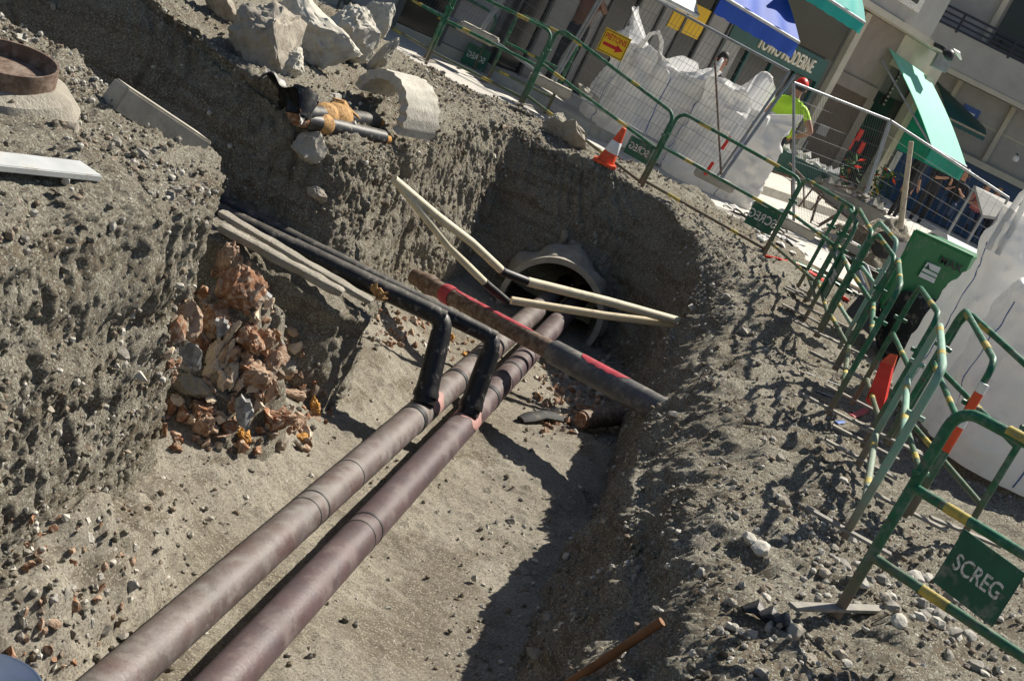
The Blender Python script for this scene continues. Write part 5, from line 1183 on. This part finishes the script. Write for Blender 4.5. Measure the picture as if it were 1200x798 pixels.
for v in tx.data.vertices: q = v.co - ctr_; v.co = ctr_ + q + fd * q.dot(fd) * (want / wid - 1)
fbox('shop_window', sa, sb - .1, .5, zl - .22, 0, .03, 'shop_glass')
for k in range(5): s0 = sa + (sb - sa) * k / 4; fbox('window_mullion', s0 - .03, s0 + .03, .4, zl - .2, 0, .07, 'shop_green')
fbox('upper_glass', sa, sb + .2, zl + .26, ZS - .35, 0, .03, 'shop_glass')
sd0, sd1 = S_(958, 125), S_(1000, 140)
zt = fs(fac(1000, 90))[1]
fbox('door_jamb', sd0 - .22, sd0, 0, ZS - .05, 0, .12, 'facade_beige')
dr = fbox('door', sd0, sd1, .0, zt - .25, -.02, .03, 'door_brown'); fbox('door_sign', sd0 + .35, sd0 + .75, 1.0, 1.2, .02, .04, 'panel_grey', dr); fbox('door_handle', sd0 + .12, sd0 + .17, .55, .8, .02, .09, 'galv', dr)
fbox('door_lintel', sd0, sd1 + .2, zt - .25, zt, 0, .08, 'facade_brown')
fbox('brown_wall', sd0, S_(1042, 80), zt, ZS - .03, 0, .04, 'facade_brown')
fbox('grey_pier', sd1, sd1 + .3, 0, zt - .25, 0, .06, 'facade_brown')
sv0, sv1 = S_(1030, 120), S_(1056, 135)
fbox('shop_window', sd1 + .3, sv1 + .1, .1, 2.2, 0, .03, 'shop_glass')
va = fs(fac(1036, 124, .1)); vb = fs(fac(1054, 92, .1))
vg = fbox('vent_grille', va[0], vb[0], va[1] - .02, vb[1] + .1, .03, .06, 'ink')
for k in range(9): z = va[1] + (vb[1] - va[1] + .08) * k / 8; fbox('grille_slat', va[0], vb[0], z, z + .035, .06, .10, 'facade_beige', vg)
sp = S_(1030, 170); fbox('pillar', sp, sp + .28, -.05, ZS - .5, .03, .22, 'facade_beige')
fbox('fascia_beam', S_(1042, 70), 1.25, 2.75, ZS - .03, 0, .06, 'facade_beige')
for k, (px, py) in enumerate([(1004, 152), (1010, 160), (1000, 170), (1012, 175), (1040, 186)]):
    p = fs(fac(px, py, .1)); fbox('red_poster', p[0] - .09, p[0] + .09, p[1] - .12, p[1] + .12, .03, .05, 'red_plastic')
for k, (px, py) in enumerate([(1044, 176), (1052, 190)]):
    p = fs(fac(px, py, .1)); fbox('white_poster', p[0] - .13, p[0] + .13, p[1] - .2, p[1] + .2, .03, .045, 'panel_grey')
# potted plants by the shop
def potplant(px, py, Y, label, fl, seed):
    p = aty(px, py, Y); p.z = 0; t = thing('potted_plant', label, 'plant', p, 0, 'potted plants by the shop'); R = random.Random(seed)
    part('pot', MB().lathe([(.12, 0), (.17, .3), (.19, .32), (.17, .34), (.02, .33)], 16, None, p), 'rust_steel', t)
    mb = MB(); m2 = MB()
    for k in range(70):
        q, z = R.uniform(0, 6.3), R.uniform(.3, 1.0); r = R.uniform(.02, .3); c = p + V((math.cos(q) * r, math.sin(q) * r, z)); d1 = V((R.uniform(-1, 1), R.uniform(-1, 1), R.uniform(-.4, .8))).normalized() * .09; d2 = V((R.uniform(-1, 1), R.uniform(-1, 1), R.uniform(-.5, .5))).normalized() * .035
        (m2 if k % 7 == 0 else mb).add([c - d1, c + d2, c + d1, c - d2], [(0, 1, 2, 3)])
    part('leaves', mb, 'leaf', t)['kind'] = 'stuff'; part('flowers', m2, fl, t)['kind'] = 'stuff'
potplant(1033, 215, 29.5, 'potted plant with yellow flowers by the shop pillar', 'flower_yellow', 1); potplant(1022, 222, 28.8, 'potted plant with orange flowers by the shop pillar', 'orange', 2); potplant(1000, 192, 27.5, 'potted plant with red flowers by the brown door', 'red_plastic', 3)
# the next building, angled, at the far left
cb = thing('corner_building', 'dark shopfront with grey panels at the far upper left behind the barriers', 'building', fpt(-11.5, 0, 0))
c_d = V((-math.sin(math.radians(64)), -math.cos(math.radians(64)), 0)); c_n = V((c_d.y * -1, c_d.x, 0)); c_n = c_n if c_n.y < 0 else -c_n; C0 = fpt(-11.5, 0, 0)
def cbox(name, s0, s1, z0, z1, o0, o1, mat):
    mb = MB(); f = lambda s, z, o: C0 + c_d * s + V((0, 0, z)) + c_n * o
    mb.hexa([f(s0, z0, o1), f(s1, z0, o1), f(s1, z1, o1), f(s0, z1, o1), f(s0, z0, o0), f(s1, z0, o0), f(s1, z1, o0), f(s0, z1, o0)]); return part(name, mb, mat, cb, False)
cbox('wall', 0.02, 9, -.1, 6, -3, 0, 'facade_dark')
for k in range(12): cbox('shopfront_panel', .1 + k * .7, .72 + k * .7, .12, 2.6, 0, .05, ['panel_grey', 'shop_glass', 'facade_grey'][k % 3]); cbox('mullion', .02 + k * .7, .1 + k * .7, .05, 2.8, 0, .09, 'facade_dark')
cbox('plinth', .02, 9, -.1, .11, 0, .07, 'facade_beige')
# awnings
def awning(name, label, tl, tr, bl, br, mat, valance, vmat=None, wing=True, bar='galv', wall_off=.08, ripple=0.0):
    t = thing('awning', label, 'awning', (tl + tr) / 2, 0, 'shop awnings along the street'); nrm = (tr - tl).cross(bl - tl).normalized()
    def f(u, v):
        p = (tl * (1 - u) + tr * u) * (1 - v) + (bl * (1 - u) + br * u) * v; return p + nrm * (ripple * math.sin(u * 16) * v - .05 * math.sin(v * PI))
    mb = MB(); mb.grid(f, 30, 12); mb.grid(lambda u, v: f(u, v) - nrm * .012, 30, 12); part('cloth', mb, mat, t)
    mb = MB(); vf = lambda u, v, o: bl * (1 - u) + br * u - V((0, 0, v * valance * (1 + .03 * math.sin(u * 40)))) + (br - bl).normalized().cross(V((0, 0, 1))) * (o + .015 * math.sin(u * 22) * v)
    mb.grid(lambda u, v: vf(u, v, 0), 30, 5); mb.grid(lambda u, v: vf(u, v, .01), 30, 5); part('valance', mb, vmat or mat, t)
    part('front_bar', MB().tube([bl, br], .028, 10), bar, t)
    part('arm', MB().tube([tl - V((0, 0, .25)), bl], .022, 8), bar, t); part('arm', MB().tube([tr - V((0, 0, .25)), br], .022, 8), bar, t)
    if wing:
        for a, b in ((tl, bl), (tr, br)):
            q = V((a.x, a.y, b.z - valance)); mb = MB(); mb.hexa([a, b, b - V((0, 0, valance)), q, a + (tr - tl).normalized() * .012, b + (tr - tl).normalized() * .012, b - V((0, 0, valance)) + (tr - tl).normalized() * .012, q + (tr - tl).normalized() * .012]); part('side_panel', mb, vmat or mat, t, smooth=False) if a is tr else None
    return t
def outp(px, py, off): return fac(px, py, off)
awning('awning', 'long mint green awning with a green valance at the building corner', fac(1041, 57, .08), fac(1088, 91, .08), fac(1092, 173, 1.55), fac(1132, 196, 1.55), 'awning_mint', .30, 'awning_green')
awning('awning', 'blue awning over the lettered shop fascia', fac(862, -62, .08), fac(905, -38, .08), fac(846, -4, 1.5), fac(936, 50, 1.5), 'awning_blue', .26, wing=False, ripple=.03)
awning('awning', 'small teal awning above the shop at the top', fac(958, -50, .08), fac(1000, -22, .08), fac(938, -22, 1.2), fac(1013, 27, 1.2), 'awning_teal', .20, wing=False, ripple=.03)
awning('awning', 'white awning at the top behind the tall fence', fac(742, -70, .08), fac(798, -40, .08), fac(740, -22, 1.3), fac(818, 18, 1.3), 'cloth_white', .05, wing=False)
# second green awning further along, hanging lamp, wall sign
# ------------------------------------------------------------------ the building closing the street
YB = 38.0
rb = thing('end_building', 'grey panelled building with a dark blue shopfront closing the street', 'building', (12, YB, 0))
def bx(px, py): return aty(px, py, YB)
def bbox(name, x0, x1, z0, z1, y0, y1, mat, parent=rb, label=None):
    mb = MB(); mb.box(((x0 + x1) / 2, (y0 + y1) / 2, (z0 + z1) / 2), (x1 - x0, y1 - y0, z1 - z0)); return part(name, mb, mat, parent, False, label)
zb = bx(1150, 198).z; zb1 = bx(1150, 190).z; zfl = bx(1150, 95).z; zbal = bx(1150, 62).z
bbox('wall', 3, 24, -.2, 8.5, YB, YB + 6, 'panel_grey')
bbox('blue_shopfront', 5, 24, 0, zb, YB - .35, YB, 'shop_blue')
for k in range(9): bbox('shopfront_panel', 5.2 + k * 1.4, 6.4 + k * 1.4, .5, zb - .45, YB - .40, YB - .35, 'shop_blue' if k % 3 else 'shop_glass')
bbox('white_band', 5, 24, zb, zb + .16, YB - .45, YB, 'facade_beige')
bbox('balcony_slab', 3, 24, zfl - .1, zfl + .75, YB - .9, YB, 'facade_grey')
bbox('slab_edge', 3, 24, zfl - .22, zfl - .1, YB - .95, YB, 'facade_beige')
bal = bbox('railing', 3, 24, zbal + .55, zbal + .61, YB - .92, YB - .87, 'railing')
for q in (.15, .28, .41): bbox('rail_bar', 3, 24, zbal + q, zbal + q + .05, YB - .92, YB - .88, 'railing', bal)
for k in range(15): bbox('rail_post', 3.5 + k * 1.4, 3.56 + k * 1.4, zfl + .7, zbal + .58, YB - .915, YB - .875, 'railing', bal)
for k in range(12):
    x0 = 5.6 + k * 1.5
    bbox('pilaster', x0, x0 + .12, zb + .16, zfl - .2, YB - .14, YB, 'facade_beige'); bbox('pilaster', x0, x0 + .14, zfl + .75, 8.4, YB - .14, YB, 'facade_beige')
    if k % 4 == 3 or k == 4: bbox('dark_window', x0 + .2, x0 + 1.4, zb + .4, zfl - .35, YB - .06, YB, 'shop_glass')
    if k % 3 == 1: bbox('dark_window', x0 + .25, x0 + 1.4, zfl + .9, zfl + 3.2, YB - .06, YB, 'shop_glass')
    bbox('panel_joint', x0 + .14, x0 + 1.5, (zb + zfl) / 2, (zb + zfl) / 2 + .05, YB - .04, YB, 'facade_beige')
p = bx(1136, 134); pb = bbox('blue_plaque', p.x - .22, p.x + .22, p.z - .18, p.z + .18, YB - .05, YB, 'bag_blue', label='small blue street plaque'); bbox('plaque_mark', p.x - .12, p.x + .12, p.z - .03, p.z + .05, YB - .06, YB - .05, 'white', pb)
a_ = aty(1096, 105, 36.9); b_ = aty(1112, 118, 36.9)
awning('awning', 'dark green awning in the shade behind the mint green one', aty(1094, 92, 37.9), aty(1150, 146, 37.9), aty(1110, 138, 36.7), aty(1155, 160, 36.7), 'shop_green', .12, wing=False, bar='wood_pale')
p = bx(1185, 184); t = thing('wall_lamp', 'small round white lamp on the blue shopfront', 'lamp', V((p.x, YB - .5, p.z))); part('globe', MB().lathe([(.01, -.09), (.07, -.06), (.09, 0), (.07, .06), (.01, .09)], 14, None, V((p.x, YB - .5, p.z))), 'white', t); part('bracket', MB().tube([(p.x, YB - .35, p.z + .12), (p.x, YB - .5, p.z + .12), (p.x, YB - .5, p.z + .06)], .015, 6), 'ink', t)
# grey parasol or stall roof at the right, street lamp on the corner
P4 = [aty(1143, 218, 30), aty(1200, 244, 30), aty(1215, 262, 29), aty(1152, 252, 29)]
t = thing('stall_roof', 'grey sloping stall roof in front of the blue shopfront', 'stall', V((P4[0].x, 29.5, 0))); mb = MB(); mb.hexa(P4 + [q - V((0, 0, .06)) for q in P4]); part('roof', mb, 'panel_grey', t, False)
for q in (P4[0], P4[2], P4[3], P4[1]): part('leg', MB().tube([V((q.x, q.y, 0)), q], .03, 8), 'galv', t)
p = fac(1108, 60, .6); t = thing('corner_lamp', 'black lamp with a pale shade fixed to the corner of the upper floor', 'lamp', p); k = V((.0, 0, 0))
part('arm', MB().tube([fac(1095, 52, .45), fac(1104, 56, .7), fac(1112, 62, .9)], .05, 8), 'ink', t); part('lamp_head', MB().lathe([(.03, .1), (.09, .06), (.14, -.02), (.10, -.08), (.02, -.1)], 16, (.5, -.2, 1), fac(1112, 64, .95)), 'ink', t)
part('pale_shade', MB().tube([fac(1116, 58, .95), fac(1122, 62, 1.0), fac(1126, 70, 1.05)], [.05, .075, .03], 10, flat=.5), 'white', t); part('bracket_box', MB().box(fac(1103, 74, .5), (.3, .3, .28)), 'galv', t)
p = hit(600, 60); 
# kerb along the building front
mb = MB(); q0, q1 = F0 + fn * 2.2 - fd * 11.5, F0 + fn * 2.2 + fd * 6; u_ = fn * .15
mb.hexa([q0 + V((0, 0, -.05)), q1 + V((0, 0, -.05)), q1 + V((0, 0, .11)), q0 + V((0, 0, .11)), q0 + u_ * 1 + V((0, 0, -.05)), q1 + u_ + V((0, 0, -.05)), q1 + u_ + V((0, 0, .11)), q0 + u_ + V((0, 0, .11))]); o = mb.build('kerb', 'concrete_pale', None, False); o['kind'] = 'structure'
mb = MB(); mb.hexa([q0 + V((0, 0, -.06)), q1 + V((0, 0, -.06)), q1 + V((0, 0, .10)), q0 + V((0, 0, .10)), q0 - fn * 2.3 + V((0, 0, -.06)), q1 - fn * 2.3 + V((0, 0, -.06)), q1 - fn * 2.3 + V((0, 0, .10)), q0 - fn * 2.3 + V((0, 0, .10))]); o = mb.build('pavement', 'plaza', None, False); o['kind'] = 'structure'
